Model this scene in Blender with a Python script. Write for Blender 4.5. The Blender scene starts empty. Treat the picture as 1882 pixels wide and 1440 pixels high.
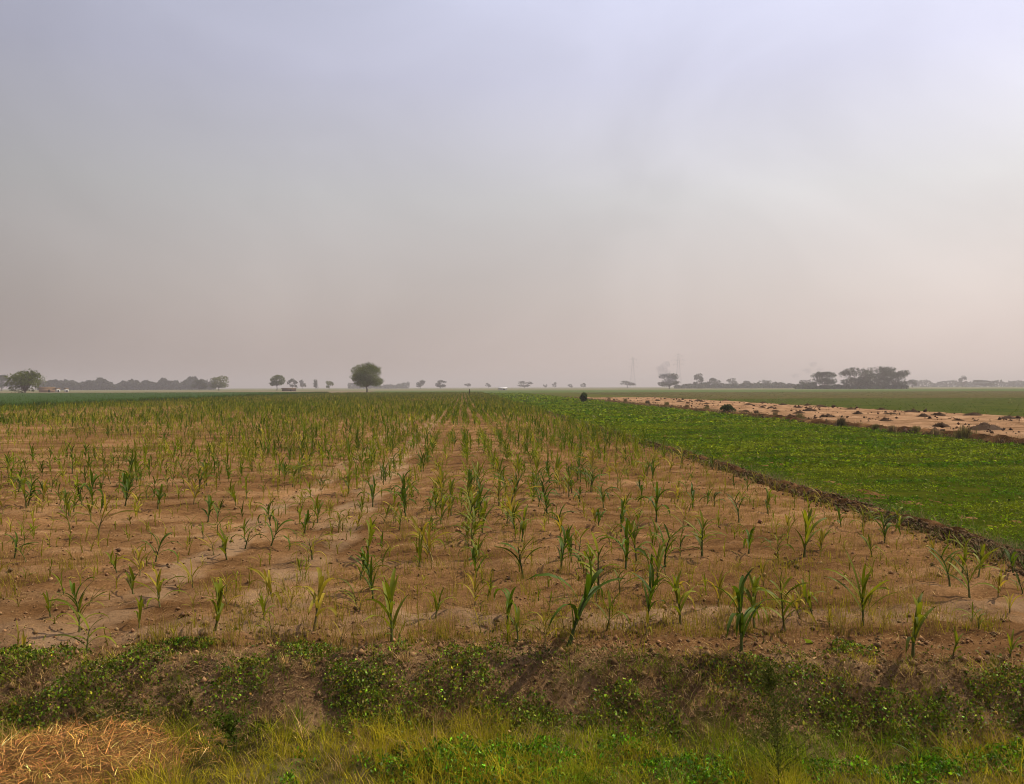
import bpy, math, random
import numpy as np
from mathutils import Vector, Matrix

R = math.radians
rng = np.random.default_rng(7)
random.seed(7)
scene = bpy.context.scene
C = scene.collection

# ------------------------------------------------------------------ camera
CAM_H, FPX = 2.4, 1450.0                       # eye height, focal length in pixels of a 1882 px wide frame
YAW, PITCH, ROLL = R(3.55), R(-0.36), R(0.17)
fwd = Vector((math.sin(YAW) * math.cos(PITCH), math.cos(YAW) * math.cos(PITCH), math.sin(PITCH)))
rgt = Vector((math.cos(YAW), -math.sin(YAW), 0))
upv = rgt.cross(fwd)
r2 = rgt * math.cos(ROLL) - upv * math.sin(ROLL)
u2 = upv * math.cos(ROLL) + rgt * math.sin(ROLL)
cd = bpy.data.cameras.new('camera'); cam = bpy.data.objects.new('camera', cd); C.objects.link(cam)
cam.matrix_world = Matrix(((r2.x, u2.x, -fwd.x, 0), (r2.y, u2.y, -fwd.y, 0), (r2.z, u2.z, -fwd.z, CAM_H), (0, 0, 0, 1)))
cd.sensor_width = 36; cd.lens = FPX / 1882 * 36; cd.clip_start = 0.1; cd.clip_end = 20000
scene.camera = cam

# ------------------------------------------------------------------ sky and sun
SUN_EL, SUN_AZ = R(50), R(66)                  # azimuth clockwise from +Y (the direction of the crop rows)
sun_dir = Vector((math.sin(SUN_AZ) * math.cos(SUN_EL), math.cos(SUN_AZ) * math.cos(SUN_EL), math.sin(SUN_EL)))
w = bpy.data.worlds.new('World'); scene.world = w; w.use_nodes = True
nt = w.node_tree; N = nt.nodes; L = nt.links
for n in list(N): N.remove(n)
def nd(tree, t, **kw):
    n = tree.nodes.new(t)
    for k, v in kw.items(): setattr(n, k, v)
    return n
def mth(tree, op, a, b=None, c=None):
    n = tree.nodes.new('ShaderNodeMath'); n.operation = op
    for i, v in enumerate((a, b, c)):
        if v is None: continue
        if isinstance(v, (int, float)): n.inputs[i].default_value = v
        else: tree.links.new(v, n.inputs[i])
    return n.outputs[0]
def ramp(tree, fac, stops, interp='LINEAR'):
    n = tree.nodes.new('ShaderNodeValToRGB'); e = n.color_ramp.elements; n.color_ramp.interpolation = interp
    while len(e) < len(stops): e.new(0.5)
    for el, (p, c) in zip(e, stops):
        el.position = p; el.color = (*c, 1) if len(c) == 3 else c
    tree.links.new(fac, n.inputs[0]); return n.outputs[0]
def mixc(tree, fac, a, b, mode='MIX'):
    n = tree.nodes.new('ShaderNodeMix'); n.data_type = 'RGBA'; n.blend_type = mode
    for i, v in ((0, fac), (6, a), (7, b)):
        if isinstance(v, (int, float)): n.inputs[i].default_value = v
        elif isinstance(v, (tuple, list)): n.inputs[i].default_value = (*v, 1)
        else: tree.links.new(v, n.inputs[i])
    return n.outputs[2]
tc = nd(nt, 'ShaderNodeTexCoord')
sky = nd(nt, 'ShaderNodeTexSky', sky_type='NISHITA', sun_disc=False, sun_elevation=SUN_EL, sun_rotation=SUN_AZ,
         air_density=1.5, dust_density=9.0, ozone_density=1.0, altitude=100)
sep = nd(nt, 'ShaderNodeSeparateXYZ'); L.new(tc.outputs['Generated'], sep.inputs[0])
dot = nd(nt, 'ShaderNodeVectorMath', operation='DOT_PRODUCT'); L.new(tc.outputs['Generated'], dot.inputs[0]); dot.inputs[1].default_value = sun_dir
dv = dot.outputs['Value']; d = mth(nt, 'MAXIMUM', dv, 0.0)
bright = mth(nt, 'ADD', mth(nt, 'ADD', mth(nt, 'MULTIPLY', dv, 0.535), mth(nt, 'MULTIPLY', mth(nt, 'POWER', d, 5.0), 0.40)), 0.32)
bright = mth(nt, 'MAXIMUM', bright, 0.2)
mp = nd(nt, 'ShaderNodeMapping'); mp.inputs['Scale'].default_value = (1.6, 1.6, 2.4); L.new(tc.outputs['Generated'], mp.inputs[0])
nz = nd(nt, 'ShaderNodeTexNoise'); nz.inputs['Scale'].default_value = 1.7; nz.inputs['Detail'].default_value = 4; nz.inputs['Roughness'].default_value = 0.5
nz.inputs['Distortion'].default_value = 0.6; L.new(mp.outputs[0], nz.inputs['Vector'])
smoke_var = mth(nt, 'ADD', mth(nt, 'MULTIPLY', nz.outputs['Fac'], 0.44), 0.785)
bright = mth(nt, 'MULTIPLY', bright, smoke_var)
tint = ramp(nt, sep.outputs['Z'], [(0.0, (1.22, 0.98, 0.885)), (0.11, (1.17, 1.04, 0.985)), (0.23, (1.09, 1.07, 1.09)), (0.36, (0.96, 0.97, 1.20)), (0.6, (0.91, 0.98, 1.32))], 'LINEAR')
smokec = nd(nt, 'ShaderNodeVectorMath', operation='SCALE'); L.new(tint, smokec.inputs[0]); L.new(bright, smokec.inputs['Scale'])
SKY_STRENGTH = 0.1
inv = nd(nt, 'ShaderNodeVectorMath', operation='SCALE'); L.new(smokec.outputs[0], inv.inputs[0]); inv.inputs['Scale'].default_value = 1 / SKY_STRENGTH
final = mixc(nt, 0.92, sky.outputs[0], inv.outputs[0])
bg = nd(nt, 'ShaderNodeBackground'); bg.inputs['Strength'].default_value = SKY_STRENGTH; L.new(final, bg.inputs['Color'])
wo = nd(nt, 'ShaderNodeOutputWorld'); L.new(bg.outputs[0], wo.inputs[0])

sd = bpy.data.lights.new('sun', 'SUN'); sd.energy = 4.9; sd.angle = R(0.9); sd.color = (1.0, 0.91, 0.74)
so = bpy.data.objects.new('sun', sd); C.objects.link(so); so.rotation_euler = sun_dir.to_track_quat('Z', 'Y').to_euler(); so.location = (60, 30, 80)

vs = scene.view_settings
vs.view_transform = 'Standard'; vs.look = 'None'; vs.gamma = 1; vs.use_curve_mapping = False; vs.exposure = 0.0
scene.cycles.max_bounces = 5; scene.cycles.diffuse_bounces = 2; scene.cycles.glossy_bounces = 1; scene.cycles.transmission_bounces = 3
scene.cycles.volume_bounces = 0; scene.cycles.transparent_max_bounces = 4; scene.cycles.use_denoising = True; scene.cycles.filter_width = 1.0

# ------------------------------------------------------------------ helpers
def hashv(ix, iy, seed):
    n = (ix.astype(np.int64) * 374761393 + iy.astype(np.int64) * 668265263 + seed * 1442695041) & 0x7fffffff
    n = ((n ^ (n >> 13)) * 1274126177) & 0x7fffffff
    n = n ^ (n >> 16)
    return (n & 0xffffff) / float(0xffffff)
def vnoise(x, y, seed=0):
    x = np.asarray(x, float); y = np.asarray(y, float)
    ix = np.floor(x); iy = np.floor(y); fx = x - ix; fy = y - iy
    fx = fx * fx * (3 - 2 * fx); fy = fy * fy * (3 - 2 * fy)
    a = hashv(ix, iy, seed); b = hashv(ix + 1, iy, seed); c = hashv(ix, iy + 1, seed); e = hashv(ix + 1, iy + 1, seed)
    return (a * (1 - fx) + b * fx) * (1 - fy) + (c * (1 - fx) + e * fx) * fy
def fbm(x, y, seed=0, o=4):
    s, a, t = 0, 1, 0
    for k in range(o):
        s = s + a * vnoise(np.asarray(x) * 2 ** k, np.asarray(y) * 2 ** k, seed + k * 17); t += a; a *= 0.5
    return s / t
def sstep(t): t = np.clip(t, 0, 1); return t * t * (3 - 2 * t)

def ray(px, py):
    v = fwd + r2 * ((px - 941) / FPX) - u2 * ((py - 720) / FPX)
    return v
def ground_at(px, py, z=0.0):                   # where a line of sight meets the level ground
    v = ray(px, py); t = (z - CAM_H) / v.z
    return np.array((v.x * t, v.y * t))
def bearing(px, dist):                          # a point on the plain at a bearing and a distance
    v = ray(px, 711); h = math.hypot(v.x, v.y)
    return np.array((v.x / h * dist, v.y / h * dist))

def mesh_np(name, V, T, col=None, mats=None, mi=None, smooth=False):
    V = np.asarray(V, np.float32); T = np.asarray(T, np.int32)
    m = bpy.data.meshes.new(name); nv, nf = len(V), len(T); k = T.shape[1]
    m.vertices.add(nv); m.vertices.foreach_set('co', V.ravel())
    m.loops.add(nf * k); m.loops.foreach_set('vertex_index', T.ravel())
    m.polygons.add(nf); m.polygons.foreach_set('loop_start', np.arange(0, nf * k, k, dtype=np.int32))
    if mi is not None: m.polygons.foreach_set('material_index', np.asarray(mi, np.int32))
    if smooth: m.polygons.foreach_set('use_smooth', np.ones(nf, bool))
    m.update(calc_edges=True)
    if col is not None:
        a = m.color_attributes.new('col', 'FLOAT_COLOR', 'POINT')
        c4 = np.ones((nv, 4), np.float32); c4[:, :3] = col; a.data.foreach_set('color', c4.ravel())
    for mt in (mats or []): m.materials.append(mt)
    return m
def obj(name, mesh, parent=None, loc=None):
    o = bpy.data.objects.new(name, mesh); C.objects.link(o)
    if parent is not None: o.parent = parent
    if loc is not None: o.location = loc
    return o
def tag(o, label=None, cat=None, group=None, kind=None):
    if label: o['label'] = label
    if cat: o['category'] = cat
    if group: o['group'] = group
    if kind: o['kind'] = kind
    return o
class Pile:                                     # gathers triangles with one colour per vertex
    def __init__(s): s.V, s.T, s.K, s.n = [], [], [], 0
    def add(s, V, T, col):
        V = np.asarray(V, float).reshape(-1, 3); s.V.append(V); s.T.append(np.asarray(T) + s.n); s.n += len(V)
        c = np.asarray(col, float); s.K.append(np.broadcast_to(c, (len(V), 3)))
    def scatter(s, V, T, P, rz, sc, col, tilt=None, sz=None, shade=None):
        # one template at many spots: P (n,3), rz (n), sc (n), col (n,3)
        V = np.asarray(V, float); n = len(P)
        if n == 0: return
        A = np.broadcast_to(V, (n, len(V), 3)) * np.asarray(sc).reshape(-1, 1, 1)
        if sz is not None: A = A * np.stack([np.ones(n), np.ones(n), sz], 1)[:, None, :]
        if tilt is not None:
            ct, st = np.cos(tilt)[:, None], np.sin(tilt)[:, None]
            A = np.stack([A[..., 0], A[..., 1] * ct - A[..., 2] * st, A[..., 1] * st + A[..., 2] * ct], -1)
        cz, szz = np.cos(rz)[:, None], np.sin(rz)[:, None]
        A = np.stack([A[..., 0] * cz - A[..., 1] * szz, A[..., 0] * szz + A[..., 1] * cz, A[..., 2]], -1)
        A = A + np.asarray(P)[:, None, :]
        TT = (np.asarray(T)[None] + (np.arange(n) * len(V))[:, None, None]).reshape(-1, 3) + s.n
        c = np.broadcast_to(np.asarray(col)[:, None, :], (n, len(V), 3)) if shade is None else np.asarray(col)[:, None, :] * np.asarray(shade)[None, :, None]
        s.V.append(A.reshape(-1, 3)); s.T.append(TT); s.K.append(c.reshape(-1, 3)); s.n += n * len(V)
    def mesh(s, name, mats, smooth=False):
        return mesh_np(name, np.concatenate(s.V), np.concatenate(s.T), np.concatenate(s.K), mats, None, smooth)
def vary(n, base, amt=0.2, hue=0.1):
    base = np.asarray(base); k = np.exp(rng.normal(0, amt, (n, 1))); h = np.exp(rng.normal(0, hue, (n, 3)))
    return np.clip(base * k * h, 0, 0.9)
def grid(xs, ys, zf):
    X, Y = np.meshgrid(xs, ys); Z = zf(X, Y); nx, ny = len(xs), len(ys)
    V = np.stack([X, Y, Z], -1).reshape(-1, 3)
    i = (np.arange(ny - 1)[:, None] * nx + np.arange(nx - 1)[None]).ravel()
    return V, np.stack([i, i + 1, i + nx + 1, i + nx], 1)
def tube(path, rad, sides=6):
    path = np.asarray(path, float); V, T = [], []
    for i, p in enumerate(path):
        t = path[min(i + 1, len(path) - 1)] - path[max(i - 1, 0)]; t = t / (np.linalg.norm(t) + 1e-9)
        a = np.cross(t, (0.31, 0.95, 0.05)); a /= np.linalg.norm(a) + 1e-9; b = np.cross(t, a)
        for k in range(sides):
            q = 2 * math.pi * k / sides; V.append(p + rad[i] * (math.cos(q) * a + math.sin(q) * b))
    for i in range(len(path) - 1):
        for k in range(sides):
            a0 = i * sides + k; a1 = i * sides + (k + 1) % sides
            T += [(a0, a1, a1 + sides), (a0, a1 + sides, a0 + sides)]
    return np.array(V), np.array(T)
ORD = ['zeroth', 'first', 'second', 'third', 'fourth', 'fifth', 'sixth', 'seventh', 'eighth', 'ninth', 'tenth', 'eleventh', 'twelfth', 'thirteenth',
       'fourteenth', 'fifteenth', 'sixteenth', 'seventeenth', 'eighteenth', 'nineteenth', 'twentieth']
def ordinal(n):
    if n <= 20: return ORD[n]
    tens = {2: 'twent', 3: 'thirt', 4: 'fort', 5: 'fift', 6: 'sixt', 7: 'sevent', 8: 'eight', 9: 'ninet'}[n // 10]
    return tens + 'ieth' if n % 10 == 0 else tens + 'y-' + ORD[n % 10]

# ------------------------------------------------------------------ materials
def base_mat(name):
    m = bpy.data.materials.new(name); m.use_nodes = True; t = m.node_tree
    return m, t, t.nodes['Principled BSDF'], t.nodes['Material Output']
def noise(t, scale, detail=5, rough=0.6, dist=0.0, sc3=None, vec=None):
    g = nd(t, 'ShaderNodeNewGeometry'); v = g.outputs['Position'] if vec is None else vec
    if sc3:
        mpn = nd(t, 'ShaderNodeMapping'); mpn.inputs['Scale'].default_value = sc3; t.links.new(v, mpn.inputs[0]); v = mpn.outputs[0]
    n = nd(t, 'ShaderNodeTexNoise'); n.inputs['Scale'].default_value = scale; n.inputs['Detail'].default_value = detail
    n.inputs['Roughness'].default_value = rough; n.inputs['Distortion'].default_value = dist; t.links.new(v, n.inputs['Vector'])
    return n.outputs['Fac']
def bump(t, b, h, strength, dist):
    n = nd(t, 'ShaderNodeBump'); n.inputs['Strength'].default_value = strength; n.inputs['Distance'].default_value = dist
    t.links.new(h, n.inputs['Height']); t.links.new(n.outputs[0], b.inputs['Normal'])
def soil_mat(name, dark, mid, pale, streak=(0.35, 1.6, 1), patch=0.22, tracks=False):
    m, t, b, o = base_mat(name)
    c1 = ramp(t, noise(t, 0.9, 8, 0.62, 0.4, streak), [(0.30, dark), (0.50, mid), (0.72, pale)])
    c2 = ramp(t, noise(t, patch, 6, 0.62, 0.8), [(0.38, (0.74, 0.71, 0.68)), (0.62, (1.24, 1.25, 1.27))])
    c = mixc(t, 1.0, c1, c2, 'MULTIPLY')
    gr = ramp(t, noise(t, 26, 6, 0.75), [(0.28, (0.50, 0.47, 0.44)), (0.52, (1.0, 1.0, 1.0)), (0.75, (1.3, 1.3, 1.3))])
    c = mixc(t, 1.0, c, gr, 'MULTIPLY')
    if tracks:                                  # dry churned soil along a wheel track and along the headland
        gp = nd(t, 'ShaderNodeNewGeometry'); sp = nd(t, 'ShaderNodeSeparateXYZ'); t.links.new(gp.outputs['Position'], sp.inputs[0])
        wv = mth(t, 'MULTIPLY', mth(t, 'SUBTRACT', noise(t, 0.35, 3), 0.5), 1.2)
        masks = []
        for cx_, hw, ax in ((-2.15, 0.30, 'X'), (-3.65, 0.22, 'X'), (8.05, 0.26, 'Y')):
            dd_ = mth(t, 'ABSOLUTE', mth(t, 'SUBTRACT', mth(t, 'ADD', sp.outputs[ax], wv), cx_))
            masks.append(mth(t, 'SUBTRACT', 1.0, mth(t, 'DIVIDE', dd_, hw * 1.6)))
        mk = mth(t, 'MAXIMUM', mth(t, 'MAXIMUM', masks[0], masks[1]), masks[2])
        brk = ramp(t, noise(t, 1.1, 5, 0.6), [(0.38, (0, 0, 0)), (0.6, (1, 1, 1))])
        mk2 = mth(t, 'MULTIPLY', mth(t, 'MINIMUM', mth(t, 'MAXIMUM', mth(t, 'MULTIPLY', mk, 1.6), 0.0), 0.60), brk)
        c = mixc(t, mk2, c, (0.38, 0.245, 0.135))
    t.links.new(c, b.inputs['Base Color']); b.inputs['Roughness'].default_value = 1.0; b.inputs['Specular IOR Level'].default_value = 0.0
    bump(t, b, noise(t, 12, 9, 0.78), 1.0, 0.055)
    return m
def leaf_mat(name, use_attr=True, base=(0.1, 0.15, 0.03), transl=0.35, rough=0.5, vari=0.35, spec=0.12):
    m, t, b, o = base_mat(name)
    if use_attr:
        a = nd(t, 'ShaderNodeAttribute', attribute_name='col'); c = a.outputs['Color']
    else:
        oi = nd(t, 'ShaderNodeObjectInfo')
        k = ramp(t, oi.outputs['Random'], [(0.0, tuple(x * (1 - vari) for x in base)), (0.5, base), (1.0, (base[0] * (1 + vari * 1.3), base[1] * (1 + vari), base[2] * (1 + vari)))])
        f = noise(t, 9, 3); c = mixc(t, 1.0, k, ramp(t, f, [(0.3, (0.75, 0.8, 0.7)), (0.7, (1.25, 1.15, 1.1))]), 'MULTIPLY')
    t.links.new(c, b.inputs['Base Color']); b.inputs['Roughness'].default_value = rough; b.inputs['Specular IOR Level'].default_value = spec
    tr = nd(t, 'ShaderNodeBsdfTranslucent'); t.links.new(c, tr.inputs['Color'])
    mx = nd(t, 'ShaderNodeMixShader'); mx.inputs[0].default_value = transl
    t.links.new(b.outputs[0], mx.inputs[1]); t.links.new(tr.outputs[0], mx.inputs[2]); t.links.new(mx.outputs[0], o.inputs[0])
    return m
def plain_mat(name, a, bcol, scale=6, rough=0.9, bmp=0.4, dist=0.02):
    m, t, b, o = base_mat(name); f = noise(t, scale, 6, 0.65)
    t.links.new(ramp(t, f, [(0.3, a), (0.7, bcol)]), b.inputs['Base Color']); b.inputs['Roughness'].default_value = rough
    b.inputs['Specular IOR Level'].default_value = 0.0
    bump(t, b, noise(t, scale * 3, 5, 0.7), bmp, dist); return m

M_soil = soil_mat('maize_soil', (0.100, 0.049, 0.018), (0.215, 0.110, 0.043), (0.335, 0.195, 0.090), tracks=True)
M_bank = soil_mat('bank_soil', (0.125, 0.070, 0.032), (0.235, 0.135, 0.062), (0.37, 0.235, 0.120), (1, 1, 1), 0.9)
M_ridge = soil_mat('ridge_soil', (0.030, 0.015, 0.006), (0.085, 0.040, 0.016), (0.24, 0.125, 0.05), (1, 1, 1), 0.6)
M_stubble = soil_mat('stubble_soil', (0.15, 0.078, 0.036), (0.30, 0.172, 0.088), (0.41, 0.26, 0.145), (0.35, 1.0, 1), 0.30)
M_plain = plain_mat('plain_soil', (0.10, 0.105, 0.04), (0.17, 0.145, 0.07), 0.02, 1.0, 0.1)
M_turf = plain_mat('crop_turf', (0.022, 0.036, 0.002), (0.060, 0.060, 0.006), 1.3, 0.95, 0.6, 0.05)
M_thatchy = soil_mat('verge_thatch', (0.055, 0.048, 0.012), (0.105, 0.085, 0.024), (0.20, 0.14, 0.055), (1, 1, 1), 1.3)
M_leaf = leaf_mat('foliage', True, transl=0.38, rough=0.7, spec=0.06)
M_gloss = leaf_mat('glossy_foliage', True, transl=0.25, rough=0.5, spec=0.16)
M_dry = leaf_mat('dry_straw', True, transl=0.15, rough=0.8, spec=0.06)
M_clod = leaf_mat('clods', True, transl=0.0, rough=0.95, spec=0.1)
M_bark = plain_mat('bark', (0.05, 0.035, 0.022), (0.13, 0.095, 0.065), 2.5, 0.95, 0.8, 0.05)

# ------------------------------------------------------------------ terrain
RIDGE_X, GREEN_X1, STUB_X1, LEFT_X = 7.6, 22.5, 42.0, -55.0
def field_edge(x):
    x = np.asarray(x, float)
    return 7.25 - 0.20 * np.clip(x - 0.8, 0, 6) - 0.05 * np.clip(-x - 2, 0, 8) + 0.35 * (fbm(x * 0.9, x * 0 + 3.3, 5, 3) - 0.5)
def base_h(x, y):
    t = sstep((field_edge(x) - y) / 0.85)
    return -0.40 * t
def soil_h(x, y):
    near = 1.0 / (1 + (np.asarray(y) / 40.0) ** 2)
    h = base_h(x, y)
    h = h + 0.05 * (fbm(x * 0.5, y * 0.5, 11, 3) - 0.5)
    h = h + 0.050 * (fbm(x * 2.2, y * 3.8, 12, 4) - 0.5) * near * 2
    h = h + 0.050 * (fbm(x * 7, y * 7, 14, 4) - 0.5) * near * 2
    h = h + 0.018 * np.cos((x - RIDGE_X) / 0.7 * 2 * math.pi) * (0.4 + fbm(x * 0.2, y * 0.1, 15, 2))
    return h

# one sheet to the horizon, a little below every field laid over it
gx = np.unique(np.concatenate([-np.geomspace(12, 5000, 40), np.linspace(-12, 12, 41), np.geomspace(12, 5000, 40)]))
gy = np.concatenate([np.linspace(-60, 2, 12), np.linspace(2.5, 12, 40), np.geomspace(12.4, 7000, 60)])
V, T = grid(gx, gy, lambda x, y: base_h(x, y) - 0.16)
tag(obj('ground', mesh_np('ground', V, T, None, [M_plain], smooth=True)), kind='structure')

def geo(a, b, d0, rate):                        # graded spacing
    out = [a]; 
    while out[-1] < b: out.append(out[-1] + max(d0, d0 * (1 + rate * (out[-1] - a))))
    out[-1] = b; return np.array(out)
# maize field soil
xs = np.unique(np.concatenate([np.linspace(-10, RIDGE_X + 2.2, 200), -geo(10, -LEFT_X, 0.12, 0.6)]))
ys = geo(7.9, 330, 0.065, 0.08)
keep = lambda x, y: soil_h(x, y)
V, T = grid(xs, ys, keep)
# the field sheet stops at the bank; the verge sheet carries on from there
cent = V[T].mean(1); T = T[(cent[:, 1] > 8.2)]
tag(obj('maize_field_soil', mesh_np('maize_field_soil', V, T, None, [M_soil], smooth=True)), kind='structure')
xs = np.linspace(-8, 8.6, 290); ys = np.linspace(3.2, 8.26, 110)
V, T = grid(xs, ys, lambda x, y: soil_h(x, y) + 0.006 * (y > 8.2) + 0.05 * (fbm(x * 3, y * 3, 21, 4) - 0.5) * sstep((field_edge(x) + 0.3 - y) / 0.5))
cy = V[T].mean(1); wob = fbm(cy[:, 0] * 3, cy[:, 1] * 3, 9, 4) - 0.5; mi = (cy[:, 1] < field_edge(cy[:, 0]) + 0.3 * wob).astype(int) + (cy[:, 1] < field_edge(cy[:, 0]) - 0.68 + 0.7 * wob)
tag(obj('roadside_bank', mesh_np('roadside_bank', V, T, None, [M_soil, M_bank, M_thatchy], mi, smooth=True)), kind='structure')

# green fodder field
xs = np.linspace(RIDGE_X + 0.2, GREEN_X1, 60); ys = geo(9.6, 300, 0.22, 0.05)
V, T = grid(xs, ys, lambda x, y: 0.03 + 0.08 * (fbm(x * 0.8, y * 0.8, 31, 3) - 0.5))
tag(obj('fodder_field_ground', mesh_np('fodder_field_ground', V, T, None, [M_turf], smooth=True)), kind='structure')
# stubble field
xs = np.linspace(GREEN_X1, STUB_X1, 90); ys = geo(20, 172, 0.3, 0.03)
V, T = grid(xs, ys, lambda x, y: 0.06 + 0.28 * (fbm(x * 0.7, y * 0.7, 32, 5) - 0.5))
tag(obj('stubble_field_ground', mesh_np('stubble_field_ground', V, T, None, [M_stubble], smooth=True)), kind='structure')
# the raised earth ridges along the fields
def ridge(name, x0, width, height, y0, y1, mat, seed):
    ys = geo(y0, y1, 0.09, 0.04); us = np.linspace(-1, 1, 13)
    U, Y = np.meshgrid(us, ys)
    X = x0 + U * width * 0.5 * (0.75 + 0.6 * vnoise(Y * 0.6, Y * 0, seed)) + width * 0.7 * (fbm(Y * 0.25, Y * 0, seed + 1, 4) - 0.5)
    Z = height * (1 - U ** 2) * (0.45 + 1.0 * fbm(U * 1.5 + 7, Y * 1.6, seed + 2, 4)) + 0.05 * (fbm(X * 7, Y * 7, seed + 3, 2) - 0.5) - 0.02
    Vv = np.stack([X, Y, Z], -1).reshape(-1, 3); nx = len(us)
    i = (np.arange(len(ys) - 1)[:, None] * nx + np.arange(nx - 1)[None]).ravel()
    return tag(obj(name, mesh_np(name, Vv, np.stack([i, i + 1, i + nx + 1, i + nx], 1), None, [mat], smooth=False)), kind='structure')
ridge('earth_ridge', RIDGE_X + 0.05, 0.48, 0.17, 9.3, 240, M_ridge, 41)
ridge('stubble_edge_ridge', GREEN_X1 + 0.1, 1.1, 0.30, 22, 172, M_ridge, 51)

# distant fields beyond the stubble and behind the maize
def far_field(name, pts, a, b, scale, z):
    V = np.array([(x, y, z) for x, y in pts])
    m = plain_mat(name, a, b, scale, 1.0, 0.2, 0.05)
    return tag(obj(name, mesh_np(name, V, np.array([[0, 1, 2, 3]]), None, [m])), kind='structure')
far_field('dark_crop_field', [(STUB_X1, 25), (400, 25), (400, 150), (STUB_X1, 150)], (0.030, 0.046, 0.006), (0.075, 0.075, 0.016), 0.25, 0.012)
far_field('brown_green_field', [(STUB_X1, 150), (500, 150), (500, 330), (STUB_X1, 330)], (0.065, 0.055, 0.016), (0.10, 0.075, 0.028), 0.15, 0.016)
far_field('green_mid_field', [(GREEN_X1, 172), (STUB_X1, 172), (STUB_X1, 330), (GREEN_X1, 330)], (0.05, 0.058, 0.010), (0.095, 0.085, 0.022), 0.2, 0.014)
far_field('green_far_field', [(-40, 331), (600, 331), (700, 560), (-60, 560)], (0.05, 0.085, 0.02), (0.10, 0.12, 0.035), 0.06, 0.02)
far_field('brown_far_field', [(-400, 338), (-42, 338), (-62, 560), (-600, 560)], (0.14, 0.105, 0.055), (0.19, 0.15, 0.085), 0.06, 0.024)

# ------------------------------------------------------------------ leaf and plant shapes
def leaf_shape(length, width, th0, droop, fold=0.25, seg=6, twist=0.0, full=True):
    ss = np.linspace(0, 1, seg + 1); P = [np.zeros(2)]
    for i in range(seg):
        a = th0 - droop * ((ss[i] + ss[i + 1]) / 2) ** 1.3
        P.append(P[-1] + length / seg * np.array((math.cos(a), math.sin(a))))
    P = np.array(P); V, T = [], []
    for i, s in enumerate(ss):
        wd = width * 0.5 * (0.45 + 1.3 * s) * (1 - s) ** 0.75 * 1.35 if s < 1 else 0.0
        wd = min(wd, width * 0.55); a = twist * s; cx, sx = math.cos(a), math.sin(a)
        f = fold * wd
        if full:
            V += [(P[i][0], -wd * cx, P[i][1] + f - wd * sx), (P[i][0], 0, P[i][1]), (P[i][0], wd * cx, P[i][1] + f + wd * sx)]
        else:
            V += [(P[i][0], -wd * cx, P[i][1] - wd * sx), (P[i][0], wd * cx, P[i][1] + wd * sx)]
    k = 3 if full else 2
    for i in range(seg):
        for j in range(k - 1):
            a = i * k + j; T += [(a, a + 1, a + 1 + k), (a, a + 1 + k, a + k)]
    return np.array(V), np.array(T)

# maize plant kinds: (stalk height, leaf count, leaf length, leaf width)
M_maize = {'dark green': leaf_mat('maize_dark', False, (0.066, 0.108, 0.003), 0.38, 0.55),
           'green': leaf_mat('maize_green', False, (0.145, 0.165, 0.006), 0.4, 0.55),
           'yellow-green': leaf_mat('maize_yellowish', False, (0.27, 0.215, 0.018), 0.4, 0.6)}
M_stalk = {'dark green': leaf_mat('stalk_dark', False, (0.07, 0.095, 0.025), 0.1), 'green': leaf_mat('stalk_green', False, (0.11, 0.125, 0.035), 0.1),
           'yellow-green': leaf_mat('stalk_yellowish', False, (0.22, 0.18, 0.07), 0.1)}
SIZES = {'tall': (0.42, 10, 0.42, 0.040), 'medium': (0.22, 7, 0.30, 0.030), 'small': (0.12, 5, 0.19, 0.014)}
KINDS = {}; KH = {}
for size, (sh, nl, ll, lw) in SIZES.items():
    for colr in M_maize:
        for v in range(8):
            rr = random.Random(hash((len(size), len(colr), v)) & 0xffff)
            bend = rr.uniform(-0.10, 0.10) * sh / 0.3; lush = rr.uniform(0.7, 1.15); nod = rr.choice((0.5, 0.8, 1.0, 1.0, 1.3))
            path = [(bend * (k / 4) ** 2, 0.0, sh * k / 4 - 0.03 * (k == 0)) for k in range(5)]
            Vt, Tt = tube(path, [0.011 * sh / 0.3 + 0.004] + [(0.010 - 0.0016 * k) * (0.5 + sh / 0.5) for k in range(1, 5)], 6)
            parts = [('stalk', mesh_np('maize_stalk', Vt, Tt, None, [M_stalk[colr]], smooth=True), (0, 0, 0), 0)]
            a0 = rr.uniform(0, 6.28); n = nl + rr.choice((-1, 0, 0, 1))
            for i in range(n):
                f = (i + 0.5) / n
                top = i >= n - 2
                th = R(rr.uniform(64, 88)) if top else R(rr.uniform(46, 80))
                dr = (rr.uniform(0.2, 1.5) if top else rr.uniform(0.7, 2.9)) * nod
                Lf = ll * lush * (0.65 + 0.6 * math.sin(math.pi * min(f + 0.15, 1))) * rr.uniform(0.8, 1.2)
                Vl, Tl = leaf_shape(Lf, lw * rr.uniform(0.75, 1.2), th, dr, rr.uniform(0.2, 0.5), 6, rr.uniform(-0.9, 0.9))
                ang = a0 + i * math.pi + rr.uniform(-0.7, 0.7)
                z = sh * (0.2 + 0.8 * f); t = z / sh
                parts.append(('leaf', mesh_np('maize_leaf', Vl, Tl, None, [M_maize[colr]], smooth=True), (bend * t * t, 0, z), ang))
            KINDS[size, colr, v] = parts
            KH[size, colr, v] = max(np.array([q_.co.z for q_ in me_.vertices]).max() + lc_[2] for _n, me_, lc_, _a in parts)
TALL_H = {'tall': 0.72, 'medium': 0.47, 'small': 0.25}
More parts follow.
